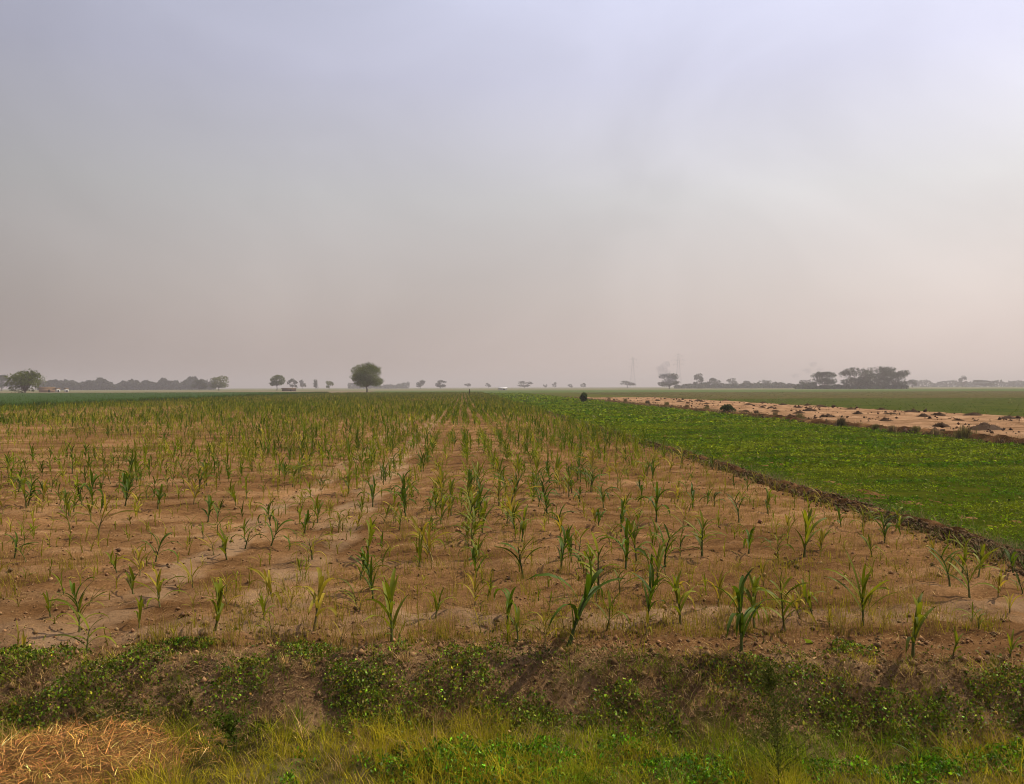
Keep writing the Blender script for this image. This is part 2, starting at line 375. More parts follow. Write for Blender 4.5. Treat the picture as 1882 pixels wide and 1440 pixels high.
def place_maize(x, y, z, size, colr, v, sc, rz, tilt, label, group='maize plants growing in the rows of the field'):
    e = bpy.data.objects.new('maize_plant', None); C.objects.link(e); e.empty_display_size = 0.1
    e.matrix_world = Matrix.Translation((x, y, z)) @ Matrix.Rotation(tilt, 4, 'Y') @ Matrix.Rotation(rz, 4, 'Z') @ Matrix.Scale(sc, 4)
    tag(e, label, 'maize plant', group)
    for nm, me, loc, ang in KINDS[size, colr, v]:
        p = bpy.data.objects.new(nm, me); C.objects.link(p); p.parent = e; p.location = loc; p.rotation_euler = (0, 0, ang)
    return e

# ------------------------------------------------------------------ maize rows
# plants that stand out in the field: base and top pixel rows of the photograph, turned into ground positions
HERO = [(1048, 1190, 1015, 'dark green', 0.28), (1368, 1207, 1040, 'dark green', 0.03), (1190, 1142, 1035, 'dark green', 0.05), (720, 1182, 1055, 'green', 0.0),
        (395, 1172, 1075, 'green', 0.25), (577, 1166, 1055, 'yellow-green', 0.15), (256, 1156, 1095, 'green', 0.0), (146, 1160, 1080, 'green', 0.0),
        (932, 1140, 1058, 'dark green', 0.06), (498, 1006, 950, 'dark green', 0.3), (450, 1008, 952, 'dark green', 0.2), (382, 960, 908, 'dark green', 0.1),
        (290, 935, 888, 'dark green', 0.0), (235, 900, 860, 'dark green', 0.1), (1030, 1047, 955, 'dark green', 0.12), (1150, 1047, 945, 'dark green', 0.05),
        (1170, 1030, 950, 'green', -0.05), (1222, 1042, 958, 'dark green', -0.05), (1290, 1022, 933, 'green', 0.0), (1376, 1017, 960, 'dark green', 0.05),
        (1478, 1025, 928, 'green', 0.06), (1626, 998, 930, 'dark green', 0.1), (1746, 1072, 985, 'dark green', 0.0), (1782, 1102, 1015, 'green', -0.05),
        (1586, 1150, 1005, 'green', 0.0), (1442, 1157, 1050, 'green', -0.1), (1250, 1145, 1045, 'green', 0.05), (1686, 1212, 1095, 'green', 0.0),
        (662, 1066, 1008, 'dark green', 0.1), (880, 948, 878, 'dark green', 0.05), (1206, 960, 880, 'dark green', 0.05), (1358, 962, 903, 'dark green', 0.05),
        (1274, 930, 884, 'dark green', 0.0), (1086, 906, 848, 'dark green', 0.0), (986, 895, 855, 'green', 0.0), (920, 892, 848, 'dark green', 0.05),
        (1410, 942, 890, 'green', 0.0), (1768, 1218, 1155, 'green', 0.0), (1856, 1212, 1150, 'green', 0.0), (712, 1112, 1048, 'yellow-green', 0.0),
        (1008, 1202, 1125, 'yellow-green', 0.15), (956, 1204, 1125, 'green', 0.1), (936, 1200, 1155, 'green', 0.05), (40, 985, 950, 'green', 0.1),
        (180, 985, 905, 'yellow-green', 0.1), (810, 960, 905, 'green', 0.0), (700, 1000, 950, 'yellow-green', 0.0), (1585, 975, 925, 'green', 0.05),
        (1862, 1050, 1000, 'dark green', 0.0), (500, 1170, 1120, 'green', 0.0), (730, 1185, 1130, 'green', 0.2), (1250, 1020, 965, 'green', 0.0), (1115, 1165, 1090, 'green', 0.3)]
SP = 0.7
plants = []                                     # x, y, size, colour, scale, tilt
for px, yb, yt, colr, tilt in HERO:
    g = ground_at(px, yb); h = (yb - yt) / FPX * g[1]
    size = 'tall' if h > 0.50 else ('medium' if h > 0.33 else 'small')
    row = round((RIDGE_X - 0.35 - g[0]) / SP)
    plants.append((g[0], max(g[1], float(field_edge(g[0])) + 0.1), size, colr, -h / max(0.6, math.cos(tilt)), tilt))
hx = np.array([p[0] for p in plants]); hy = np.array([p[1] for p in plants])
def in_view(x, y, m=0.0):
    p = Vector((x, y, 0.1)) - Vector((0, 0, CAM_H)); dz = p.dot(fwd)
    return abs(p.dot(r2) / dz * FPX) < 941 + m and p.dot(u2) / dz * FPX > -720 - m
RX, RY = [], []
for r in range(0, 90):
    st = np.cumsum(rng.uniform(0.15, 0.30, 90)); st = st[st < 9.0]; st2 = st[-1] + np.cumsum(rng.uniform(0.17, 0.32, 1400))
    y = 7.2 + np.concatenate([st, st2]); y = y[y < 320]
    RX.append(RIDGE_X - 0.45 - r * SP + rng.normal(0, 0.10, len(y)) + 0.22 * (vnoise(y * 0.15, r * 3.1 + 0 * y, 3) - 0.5)); RY.append(y)
x = np.concatenate(RX); y = np.concatenate(RY)
vig = fbm(x * 0.12 + 9, y * 0.09, 61, 3) + 0.010 * np.clip(x, -8, 8) + 0.0055 * np.clip(y - 9, 0, 60) - 0.08 * ((y < 16) & (x < -1.5))
ok = (x > LEFT_X + 0.5) & (y > field_edge(x) + 0.12) & (np.abs(x) < 0.80 * y + 2) & (rng.random(len(x)) < np.where(y > 120, 0.80, np.where(y > 46, 0.95, 1.0))) & (rng.random(len(x)) < np.clip(0.70 + 0.7 * (vig - 0.42), 0.50, 0.95))
x, y, vig = x[ok], y[ok], vig[ok]
close = np.zeros(len(x), bool); nr_ = y < 30
close[nr_] = ((hx[None] - x[nr_][:, None]) ** 2 + ((hy[None] - y[nr_][:, None]) * 0.7) ** 2).min(1) < 0.28 ** 2
x, y, vig = x[~close], y[~close], vig[~close]; n = len(x)
q = rng.random(n) + (vig - 0.5) * 1.2; size = np.where(q > 0.97, 'tall', np.where(q > 0.66, 'medium', 'small'))
c = rng.random(n) + 0.25 * (size == 'tall') - 0.28 * (size == 'small'); colr = np.where(c > 0.84, 'dark green', np.where(c > 0.42, 'green', 'yellow-green'))
scl = rng.uniform(0.7, 1.25, n) * np.where(y > 18, 0.86, 1.0); tl = rng.normal(0, 0.12, n)
allp = list(zip(x.tolist(), y.tolist(), size.tolist(), colr.tolist(), scl.tolist(), tl.tolist()))
plants += [p for p in allp if p[1] < 24]; far = [p for p in allp if p[1] >= 24]
vis = sorted([p for p in plants if in_view(p[0], p[1], 8)], key=lambda p: p[1])
count, place = {}, {}
row_of = lambda x: max(1, int(round((RIDGE_X - 0.45 - x) / SP)) + 1)
for p in vis:                                   # each plant's place in its row, counted from the front
    r = row_of(p[0]); count[r] = count.get(r, 0) + 1; place[id(p)] = count[r]
shown = sorted(vis, key=lambda p: -(abs(p[4]) * (TALL_H[p[2]] if p[4] > 0 else 1.0)) / p[1])
near, rest = shown[:300], shown[300:]
rest += [p for p in plants if not in_view(p[0], p[1], 8) and in_view(p[0], p[1], 700)]
for plant in near:
    x, y, size, colr, sc, tilt = plant; r = row_of(x); nth = place[id(plant)]
    look = {'tall': 'tall', 'medium': 'knee-high', 'small': 'small wispy'}[size]
    v = random.randrange(8)
    if sc < 0:                                  # a plant whose height is known: the closest shape, then a little scaling
        v = min(range(8), key=lambda k_: abs(KH[size, colr, k_] + sc) + random.uniform(0, 0.05)); sc = min(max(-sc / KH[size, colr, v], 0.6), 1.45)
    lean = ' leaning' if abs(tilt) > 0.2 else ''
    label = f'{look}{lean} {colr} maize plant, {ordinal(nth)} from front in {ordinal(r)} row from earth ridge'
    place_maize(x, y, float(soil_h(x, y)) - 0.01, size, colr, v, sc, random.uniform(0, 6.28), tilt, label)

# the rest of the maize, too many to count
def simple_plant(nl, seg, ll, lw, sh, seed):
    rr = random.Random(seed); V, T, n = [], [], 0
    Vt, Tt = np.array([(-0.008, 0, 0), (0.008, 0, 0), (0.005, 0, sh), (-0.005, 0, sh), (0, -0.008, 0), (0, 0.008, 0), (0, 0.005, sh), (0, -0.005, sh)]), np.array([(0, 1, 2), (0, 2, 3), (4, 5, 6), (4, 6, 7)])
    a0 = rr.uniform(0, 6)
    if seg > 2: V.append(Vt); T.append(Tt); n = 8
    for i in range(nl):
        f = (i + 0.5) / nl; top = i >= nl - 2
        Vl, Tl = leaf_shape(ll * rr.uniform(0.75, 1.25), lw, R(rr.uniform(66, 86)) if top else R(rr.uniform(48, 80)), rr.uniform(0.3, 1.4) if top else rr.uniform(1.2, 2.6), 0, seg, rr.uniform(-1, 1), False)
        a = a0 + i * math.pi + rr.uniform(-0.7, 0.7); c, s = math.cos(a), math.sin(a)
        V.append(np.stack([Vl[:, 0] * c - Vl[:, 1] * s, Vl[:, 0] * s + Vl[:, 1] * c, Vl[:, 2] + sh * (0.2 + 0.8 * f)], 1)); T.append(Tl + n); n += len(Vl)
    return np.concatenate(V), np.concatenate(T)
COLS = {'dark green': (0.066, 0.100, 0.002), 'green': (0.150, 0.170, 0.004), 'yellow-green': (0.25, 0.215, 0.018)}
pile = Pile()
allfar = rest + far
A = np.array([(p[0], p[1], p[4] if p[4] > 0 else 1.1, p[5]) for p in allfar]); S = np.array([p[2] for p in allfar]); K = np.array([COLS[p[3]] for p in allfar])
A3 = np.column_stack([A[:, 0], A[:, 1], soil_h(A[:, 0], A[:, 1]) - 0.01])
tv = rng.integers(0, 6, len(A)); band = np.digitize(A[:, 1], [46, 120])
for size, (sh, nl, ll, lw) in SIZES.items():
    for v in range(6):
        for bnd, (f, sg, wk) in enumerate(((0.9, 3, 0.95), (0.65, 2, 1.6), (0.45, 1, 4.2))):
            sel = (S == size) & (tv == v) & (band == bnd)
            Vp, Tp = simple_plant(max(3, int(nl * f)), sg, ll, lw * wk, sh, v * 7 + bnd)
            n = int(sel.sum())
            pile.scatter(Vp, Tp, A3[sel], rng.uniform(0, 6.28, n), A[sel, 2], K[sel] * np.exp(rng.normal(0, 0.2, (n, 1))), rng.normal(0, 0.12, n))
tag(obj('maize_crop', pile.mesh('maize_crop', [M_leaf])), 'distant rows of young maize filling the brown field', 'maize', kind='stuff')

# ------------------------------------------------------------------ clods, residue and weeds on the soil
def lump(seed):
    rr = np.random.default_rng(seed)
    V = np.array([(1, 0, 0), (-1, 0, 0), (0, 1, 0), (0, -1, 0), (0, 0, 1), (0, 0, -0.4)], float) * rr.uniform(0.6, 1.15, (6, 1))
    T = np.array([(0, 2, 4), (2, 1, 4), (1, 3, 4), (3, 0, 4), (2, 0, 5), (1, 2, 5), (3, 1, 5), (0, 3, 5)]); return V, T
pile = Pile()
n = 17000
yy = 7.0 + 26 * rng.random(n) ** 1.7; xx = (rng.random(n) * 1.5 - 0.78) * yy
ok = (xx < RIDGE_X + 0.2) & (xx > -24) & (fbm(xx * 0.7, yy * 0.7, 71, 3) + 0.25 * rng.random(n) > 0.52); xx, yy = xx[ok], yy[ok]
# a crumbly line along the top of the bank
m = 4500; xb = rng.uniform(-7, 7.5, m); yb = field_edge(xb) + rng.normal(-0.12, 0.26, m)
# crumbled earth of the ridge
m2 = 9000; yr = 9.5 + 70 * rng.random(m2) ** 1.8; xr = RIDGE_X + 0.05 + rng.normal(0, 0.26, m2)
xx = np.concatenate([xx, xb, xr]); yy = np.concatenate([yy, yb, yr]); n = len(xx)
sc = np.exp(rng.normal(math.log(0.010), 0.65, n)); sc[-m2:] *= 1.9; sc = np.minimum(sc, 0.05); col0 = None
col = vary(n, (0.20, 0.11, 0.046), 0.28, 0.05); col[-m2:] *= 0.5
zz = soil_h(xx, yy) + sc * 0.2; zz[-m2:] += 0.10 * np.exp(-((xx[-m2:] - RIDGE_X) / 0.3) ** 2)
m3 = 5200; ys_ = 24 + 146 * rng.random(m3) ** 1.5; xs_ = np.where(rng.random(m3) < 0.4, GREEN_X1 + 0.3 + rng.normal(0, 0.6, m3), GREEN_X1 + 19 * rng.random(m3)); okc = fbm(xs_ * 0.4, ys_ * 0.4, 44, 3) + 0.15 * rng.random(m3) > np.where(xs_ > GREEN_X1 + 2, 0.64, 0.54); xs_, ys_ = xs_[okc], ys_[okc]; m3 = len(xs_)
xx = np.concatenate([xx, xs_]); yy = np.concatenate([yy, ys_]); sc = np.concatenate([sc, np.exp(rng.normal(math.log(0.08), 0.5, m3))]); zz = np.concatenate([zz, np.full(m3, 0.10)])
col = np.concatenate([col, vary(m3, (0.050, 0.022, 0.010), 0.4, 0.1)]); n = len(xx)
for v in range(5):
    s = np.arange(n) % 5 == v; Vl, Tl = lump(v)
    pile.scatter(Vl, Tl, np.column_stack([xx, yy, zz])[s], rng.uniform(0, 6.28, s.sum()), sc[s], col[s], rng.normal(0, 0.4, s.sum()))
tag(obj('soil_clods', pile.mesh('soil_clods', [M_clod])), 'loose crumbs and clods of dry brown soil over the field', 'soil', kind='stuff')

def blades(pile, P, h, wd, lean, col, seg=2, curl=0.5):
    # curved grass blades: P (n,3) roots, h height, wd width, lean sideways reach, col (n,3)
    n = len(P); a = rng.uniform(0, 6.28, n); dx, dy = np.cos(a), np.sin(a); b = a + rng.normal(0, 0.5, n) + 1.57
    wx, wy = np.cos(b), np.sin(b); rows = []
    for k in range(seg + 1):
        t = k / seg; r = lean * t ** (1 + curl); zz = h * (t - 0.25 * t * t * np.clip(lean / (h + 1e-6), 0, 2)); ww = wd * (1 - t) * (1 if k else 0.8)
        cx, cyy, cz = P[:, 0] + dx * r, P[:, 1] + dy * r, P[:, 2] + zz
        if k < seg:
            rows.append(np.stack([cx - wx * ww / 2, cyy - wy * ww / 2, cz], 1)); rows.append(np.stack([cx + wx * ww / 2, cyy + wy * ww / 2, cz], 1))
        else: rows.append(np.stack([cx, cyy, cz], 1))
    V = np.stack(rows, 1); k = V.shape[1]; T = []
    for i in range(seg - 1):
        q = 2 * i; T += [(q, q + 1, q + 3), (q, q + 3, q + 2)]
    q = 2 * (seg - 1); T.append((q, q + 1, q + 2)); T = np.array(T)
    TT = (T[None] + (np.arange(n) * k)[:, None, None]).reshape(-1, 3)
    pile.add(V.reshape(-1, 3), TT, np.repeat(col, k, 0))
def leaf_cards(pile, P, size, col, flat=0.0, upright=False):
    # small folded leaves at random attitudes
    n = len(P); q = rng.normal(0, 1, (n, 3)); q[:, 2] *= 1 - flat; q[:, 2] += (1.1 if flat == 0.0 and upright else 0.0); q /= np.linalg.norm(q, axis=1)[:, None] + 1e-9
    s = rng.normal(0, 1, (n, 3)); s -= (s * q).sum(1)[:, None] * q; s /= np.linalg.norm(s, axis=1)[:, None] + 1e-9
    size = np.asarray(size).reshape(-1, 1); nn = np.cross(q, s)
    V = np.stack([P - q * size * 0.5, P + s * size * 0.30 + nn * size * 0.08, P + q * size * 0.5, P - s * size * 0.30 + nn * size * 0.08], 1)
    T = np.array([(0, 1, 2), (0, 2, 3)]); TT = (T[None] + (np.arange(n) * 4)[:, None, None]).reshape(-1, 3)
    pile.add(V.reshape(-1, 3), TT, np.repeat(col, 4, 0))
pile = Pile()
n = 21000                                       # thin weeds and dry blades between the rows, in tufts
yy = 7.4 + 55 * rng.random(n) ** 1.6; xx = (rng.random(n) * 1.5 - 0.78) * yy
ok = (xx < RIDGE_X - 0.2) & (xx > -46) & (fbm(xx * 0.5, yy * 0.35, 81, 3) + 0.026 * xx.clip(-5, 6) + 0.006 * np.clip(yy - 10, 0, 20) > 0.50) & (yy > field_edge(xx) + 0.1); xx, yy = xx[ok], yy[ok]; n = len(xx)
rep = 6; X = np.repeat(xx, rep) + rng.normal(0, 0.035, n * rep); Y = np.repeat(yy, rep) + rng.normal(0, 0.035, n * rep)
hh = np.repeat(np.exp(rng.normal(math.log(0.125), 0.45, n)), rep) * rng.uniform(0.5, 1.3, n * rep)
cb = np.where(rng.random((n, 1)) < 0.6, (0.24, 0.195, 0.012), (0.29, 0.18, 0.045)); cb = np.repeat(cb, rep, 0) * np.exp(rng.normal(0, 0.25, (n * rep, 1)))
blades(pile, np.column_stack([X, Y, soil_h(X, Y) - 0.005]), hh, 0.007 * np.clip(Y / 14, 1, 3), hh * rng.uniform(0.1, 0.8, n * rep), cb)
n = 14000                                       # dry bits lying flat
yy = 7.1 + 22 * rng.random(n) ** 1.5; xx = (rng.random(n) * 1.5 - 0.78) * yy
ok = (xx < RIDGE_X); xx, yy = xx[ok], yy[ok]; n = len(xx)
blades(pile, np.column_stack([xx, yy, soil_h(xx, yy) + 0.006]), rng.uniform(0.004, 0.03, n), 0.006, rng.uniform(0.03, 0.14, n), vary(n, (0.40, 0.25, 0.095), 0.35, 0.08))
tag(obj('field_weeds', pile.mesh('field_weeds', [M_leaf])), 'thin yellowish weeds and dry blades between the maize rows', 'weeds', kind='stuff')

# ------------------------------------------------------------------ fodder field
pile = Pile()
def strip_pts(n, x0, x1, y0, y1, pw=1.0):
    return x0 + (x1 - x0) * rng.random(n), y0 + (y1 - y0) * rng.random(n) ** pw
for y0, y1, dens, rep, hgt, wd, sg in ((9.4, 22, 80, 7, 0.10, 0.010, 2), (22, 50, 36, 6, 0.12, 0.020, 2), (50, 120, 14, 5, 0.14, 0.045, 1), (120, 300, 4, 5, 0.16, 0.11, 1)):
    n = int(dens * (GREEN_X1 - RIDGE_X) * (y1 - y0)); x, y = strip_pts(n, RIDGE_X + 0.25, GREEN_X1 - 0.2, y0, y1)
    f = fbm(x * 0.6, y * 1.5, 91, 4); ok = (f + 0.30 * rng.random(n) > 0.44) & (np.abs(x) < 0.78 * y + 3); x, y, f = x[ok], y[ok], f[ok]; n = len(x)
    X = np.repeat(x, rep) + rng.normal(0, 0.045 * (1 + y0 / 60), n * rep); Y = np.repeat(y, rep) + rng.normal(0, 0.045 * (1 + y0 / 60), n * rep)
    hh = np.repeat(hgt * np.clip(0.4 + 3.0 * (f - 0.34), 0.3, 1.7) * rng.uniform(0.6, 1.4, n), rep) * rng.uniform(0.6, 1.2, n * rep)
    kk = np.clip((fbm(x * 0.5, y * 1.4, 95, 4) - 0.32) * 2.6, 0, 1)[:, None]
    base = np.array((0.052, 0.104, 0.001)) * (1 - kk) * 1.1 + np.array((0.168, 0.190, 0.005)) * kk
    c = np.repeat(base * np.exp(rng.normal(0, 0.28, (n, 1))), rep, 0)
    dry = rng.random(n * rep) < 0.02; c[dry] = (0.24, 0.20, 0.07)
    m_ = rng.random(n * rep) < 0.40
    blades(pile, np.column_stack([X, Y, 0.03 + 0 * X])[m_], hh[m_], wd * 0.8, (hh * rng.uniform(0.3, 1.1, n * rep))[m_], c[m_], sg)
    m_ = ~m_; nn_ = int(m_.sum())
    leaf_cards(pile, np.column_stack([X, Y, 0.03 + hh * rng.uniform(0.25, 0.75, n * rep)])[m_], wd * 3.6 * np.exp(rng.normal(0, 0.35, nn_)), c[m_] * np.exp(rng.normal(0.12, 0.3, (nn_, 1))), 0.65)
tag(obj('fodder_crop', pile.mesh('fodder_crop', [M_leaf])), 'low bright green fodder crop beyond the earth ridge', 'crop', kind='stuff')

# ------------------------------------------------------------------ stubble field: straw, heaps, border weeds
pile = Pile()
n = 60000; x = GREEN_X1 + (STUB_X1 - GREEN_X1) * rng.random(n); y = 28 + 143 * rng.random(n) ** 1.6
ok = np.abs(x) < 0.80 * y + 2; x, y = x[ok], y[ok]; n = len(x); k = np.clip(y / 50, 1, 4)
hh = rng.uniform(0.04, 0.16, n)
blades(pile, np.column_stack([x, y, 0.0 * x]), hh, 0.02 * k, hh * 0.6 * k, np.where((fbm(x * 0.35, y * 0.35, 36, 4) < 0.40)[:, None], (0.10, 0.052, 0.022), (0.35, 0.205, 0.105)) * np.exp(rng.normal(0, 0.35, (n, 1))), 1)
tag(obj('stubble', pile.mesh('stubble', [M_dry])), 'pale tan cut stubble of the harvested field', 'stubble', kind='stuff')
HEAPS = [(1810, 790, 62), (1693, 768, 30), (1637, 762, 24), (1628, 775, 26), (1673, 758, 24), (1725, 764, 22), (1789, 764, 32), (1848, 772, 42), (1729, 785, 34),
         (1577, 762, 22), (1566, 753, 20), (1620, 753, 18), (1520, 767, 28), (1484, 756, 26), (1469, 750, 16), (1474, 761, 24), (1510, 748, 20), (1419, 751, 20),
         (1424, 758, 22), (1486, 746, 18), (1441, 745, 18), (1402, 741, 14), (1373, 745, 20), (1371, 757, 20), (1400, 750, 16), (1287, 738, 16), (1333, 737, 14), (1454, 768, 24),
         (1250, 739, 14), (1300, 743, 16), (1210, 737, 12), (1762, 774, 20)]
HEAPS.sort()
for i, (px, py, wpx) in enumerate(HEAPS):
    g = ground_at(px, py); dist = g[1]; W = wpx / FPX * dist * 1.25
    p = Pile(); nl = random.choice((2, 3, 3)); H = W * random.uniform(0.15, 0.21)
    for b in range(nl):
        ox = random.uniform(-0.26, 0.26) * W if b else random.uniform(-0.1, 0.1) * W; oy = random.uniform(-0.15, 0.15) * W
        wb = W * (random.uniform(0.62, 0.8) if b == 0 else random.uniform(0.35, 0.6)); hb = H * (1.25 if b == 0 else random.uniform(0.5, 0.9))
        us = np.linspace(-1, 1, 13)
        def prof(u, v):
            t = np.sqrt(u * u + v * v); a = np.arctan2(v, u); t = t / (0.72 + 0.5 * vnoise(a * 1.6 + 5, 0 * a + i * 3.7 + b, 7))
            return hb * np.clip(1 - t, 0, 1) ** 0.8 * (0.65 + 0.7 * fbm(u * 3 + i, v * 3 + b, 5, 3)) - 0.04
        Vg, Tg = grid(us, us, prof); Vg = Vg * (wb * 0.65, wb * 0.55, 1) + (ox, oy, 0)
        p.add(Vg, np.concatenate([Tg[:, [0, 1, 2]], Tg[:, [0, 2, 3]]]), (0.070, 0.036, 0.015))
        n = 260; a = rng.uniform(0, 6.28, n); t = rng.random(n) ** 0.6 * 0.9; u, v = t * np.cos(a), t * np.sin(a)
        blades(p, np.column_stack([u * wb * 0.65 + ox, v * wb * 0.55 + oy, prof(u, v)]), rng.uniform(0.02, 0.14, n), 0.035, rng.uniform(0.05, 0.28, n), vary(n, (0.105, 0.056, 0.022), 0.45, 0.05), 1)
    o = obj('straw_heap', p.mesh('straw_heap', [M_dry]), loc=(g[0], g[1], 0.02))
    sz = 'broad' if wpx > 33 else ('medium' if wpx > 21 else 'small')
    tag(o, f'{sz} dark brown straw heap on the pale stubble, {ordinal(i + 1)} heap from the left', 'straw heap', 'straw heaps on the stubble field')

def bush(name, label, cat, px, py, wpx, hpx, col, n=700, leaf=0.10, group=None, dry=False):
    g = ground_at(px, py); dist = g[1]; W = wpx / FPX * dist; H = hpx / FPX * dist
    e = obj(name, None, loc=(g[0], g[1], 0)); tag(e, label, cat, group)
    p = Pile()
    for k in range(7):
        a = random.uniform(0, 6.28); rr_ = random.uniform(0.1, 0.38) * W
        Vt, Tt = tube([(0, 0, -0.05), (rr_ * 0.4 * math.cos(a), rr_ * 0.4 * math.sin(a), H * 0.4), (rr_ * math.cos(a), rr_ * math.sin(a), H * random.uniform(0.7, 0.95))], [0.03, 0.02, 0.008], 4)
        p.add(Vt, Tt, (0.09, 0.06, 0.03))
    obj('stem', p.mesh('bush_stem', [M_bark]), e)
    p = Pile(); c = 9; cx = rng.normal(0, 0.12, (c, 3)) * (W, W, 0) + np.column_stack([np.zeros(c), np.zeros(c), rng.uniform(0.25, 0.75, c) * H])
    k = rng.integers(0, c, n); v = rng.normal(0, 1, (n, 3)); v /= np.linalg.norm(v, axis=1)[:, None]
    P = cx[k] + v * (W * 0.24, W * 0.24, H * 0.26) * (rng.random((n, 1)) ** 0.5); P[:, 2] = np.clip(P[:, 2], 0.02, None)
    if dry: blades(p, np.column_stack([P[:, 0], P[:, 1], P[:, 2] * 0.2]), P[:, 2] + 0.1, leaf * 0.5, rng.uniform(0.05, 0.3, n) * H, vary(n, col, 0.3, 0.08))
    else: leaf_cards(p, P, leaf * np.exp(rng.normal(0, 0.3, n)), vary(n, col, 0.3, 0.08))
    obj('foliage', p.mesh('bush_foliage', [M_leaf]), e); return e
GREEN_D, OLIVE, TAN = (0.035, 0.055, 0.012), (0.15, 0.125, 0.04), (0.24, 0.165, 0.075)
bush('round_bush', 'dense dark green round bush on the edge of the stubble strip', 'bush', 1338, 761, 40, 20, GREEN_D, 1500, 0.14)
bush('upright_bush', 'dark upright bush standing alone at far end of the fodder field', 'bush', 1072, 739, 15, 19, (0.05, 0.07, 0.014), 700, 0.35)
EDGE = [(1470, 772, 22, 15, OLIVE), (1545, 785, 30, 20, (0.075, 0.06, 0.025)), (1580, 786, 18, 10, OLIVE), (1610, 792, 20, 14, OLIVE), (1640, 795, 24, 14, TAN),
        (1684, 798, 26, 16, OLIVE), (1775, 808, 44, 30, OLIVE), (1720, 803, 20, 14, TAN), (1835, 813, 26, 14, TAN), (1425, 766, 16, 10, TAN), (1390, 762, 16, 9, (0.07, 0.05, 0.025)),
        (1300, 754, 16, 9, OLIVE), (1262, 750, 14, 8, TAN), (1225, 746, 14, 9, OLIVE), (1190, 742, 12, 8, (0.07, 0.06, 0.025)), (1150, 739, 12, 8, OLIVE), (1120, 736, 10, 7, TAN)]
EDGE.sort()
for i, (px, py, wpx, hpx, col) in enumerate(EDGE):
    nmc = 'olive' if col is OLIVE else ('straw-coloured' if col is TAN else 'dark brown')
    bush('weed_clump', f'{nmc} weed clump on the stubble border, {ordinal(i + 1)} clump from the left', 'weed', px, py, wpx, hpx, col, 420, 0.05, 'weed clumps on the stubble border', True)
# scrappy weeds all along the border
p = Pile(); n = 16000; y = 24 + 150 * rng.random(n) ** 1.6; x = GREEN_X1 + 0.2 + rng.normal(0, 0.65, n); hh = rng.uniform(0.06, 0.50, n) * (0.4 + fbm(y * 0.4, y * 0, 101, 3))
cc = np.where(rng.random((n, 1)) < 0.45, (0.10, 0.062, 0.03), np.where(rng.random((n, 1)) < 0.5, (0.27, 0.19, 0.09), (0.12, 0.12, 0.03))) * np.exp(rng.normal(0, 0.3, (n, 1)))
blades(p, np.column_stack([x, y, 0.05 + 0 * x]), hh, 0.02 * np.clip(y / 40, 1, 4), hh * 0.7, cc, 2)
n = 22000; y = 9.6 + 120 * rng.random(n) ** 1.8; x = RIDGE_X + 0.12 + rng.normal(0, 0.3, n); hh = rng.uniform(0.03, 0.2, n) * (0.3 + fbm(y * 0.7, y * 0, 103, 3))
cc = np.where(rng.random((n, 1)) < 0.5, (0.075, 0.11, 0.02), (0.24, 0.17, 0.08)) * np.exp(rng.normal(0, 0.3, (n, 1)))
blades(p, np.column_stack([x, y, 0.06 + 0 * x]), hh, 0.008 * np.clip(y / 15, 1, 5), hh * 0.8, cc, 2)
tag(obj('border_weeds', p.mesh('border_weeds', [M_leaf])), 'scrappy dry weeds along the earth ridges between the fields', 'weeds', kind='stuff')

p = Pile(); n = 42000; y = 40 + 280 * rng.random(n) ** 1.3; x = STUB_X1 + 0.5 + 330 * rng.random(n) ** 1.5
f = fbm(x * 0.10, y * 0.22, 106, 3); ok = (np.abs(x) < 0.85 * y + 3) & (f + 0.25 * rng.random(n) > 0.55); x, y, f = x[ok], y[ok], f[ok]; n = len(x); k = np.clip(y / 60, 1, 5)
hh = rng.uniform(0.12, 0.45, n); cc = np.where((fbm(x * 0.05, y * 0.12, 107, 3) > 0.5)[:, None], (0.055, 0.082, 0.006), (0.115, 0.098, 0.026)) * np.exp(rng.normal(0, 0.3, (n, 1)))
blades(p, np.column_stack([x, y, 0 * x]), hh, 0.07 * k, hh * 0.8 * k, cc, 1)
tag(obj('far_crop', p.mesh('far_crop', [M_leaf])), 'patchy low green crop beyond the stubble strip', 'crop', kind='stuff')
# ------------------------------------------------------------------ tall dark crop at the left, beyond the maize
ys = geo(60, 330, 0.8, 0.02); xs = -geo(-LEFT_X, 330, 0.5, 0.1)[::-1]
V, T = grid(xs, ys, lambda x, y: np.where(x > LEFT_X - 0.4, 0.0, 0.62 + 0.22 * (fbm(x * 0.5, y * 0.5, 111, 3) - 0.5)))
p = Pile()
n = 60000; y = 62 + 265 * rng.random(n) ** 1.4; x = LEFT_X - 270 * rng.random(n) ** 2.6
ok = np.abs(x) < 0.85 * y + 6; x, y = x[ok], y[ok]; n = len(x); k = np.clip(y / 100, 1, 3)
hh = rng.uniform(0.45, 1.0, n)
blades(p, np.column_stack([x, y, 0.05 + 0 * x]), hh, 0.10 * k, hh * 0.5, vary(n, (0.055, 0.095, 0.002), 0.25, 0.1), 2)
n = 9000; y = 62 + 265 * rng.random(n) ** 1.4; x = LEFT_X + rng.normal(0.1, 0.35, n); hh = rng.uniform(0.25, 0.85, n) * (0.5 + vnoise(y * 0.3, y * 0, 8))
blades(p, np.column_stack([x, y, 0 * x]), hh, 0.12, hh * 0.6, vary(n, (0.055, 0.085, 0.016), 0.3, 0.1), 2)
TT = np.concatenate([T[:, [0, 1, 2]], T[:, [0, 2, 3]]]); p.add(V, TT, (0.05, 0.09, 0.014))
tag(obj('tall_crop', p.mesh('tall_crop', [M_leaf])), 'dense dark green taller crop beyond the far side of the maize', 'crop', kind='stuff')

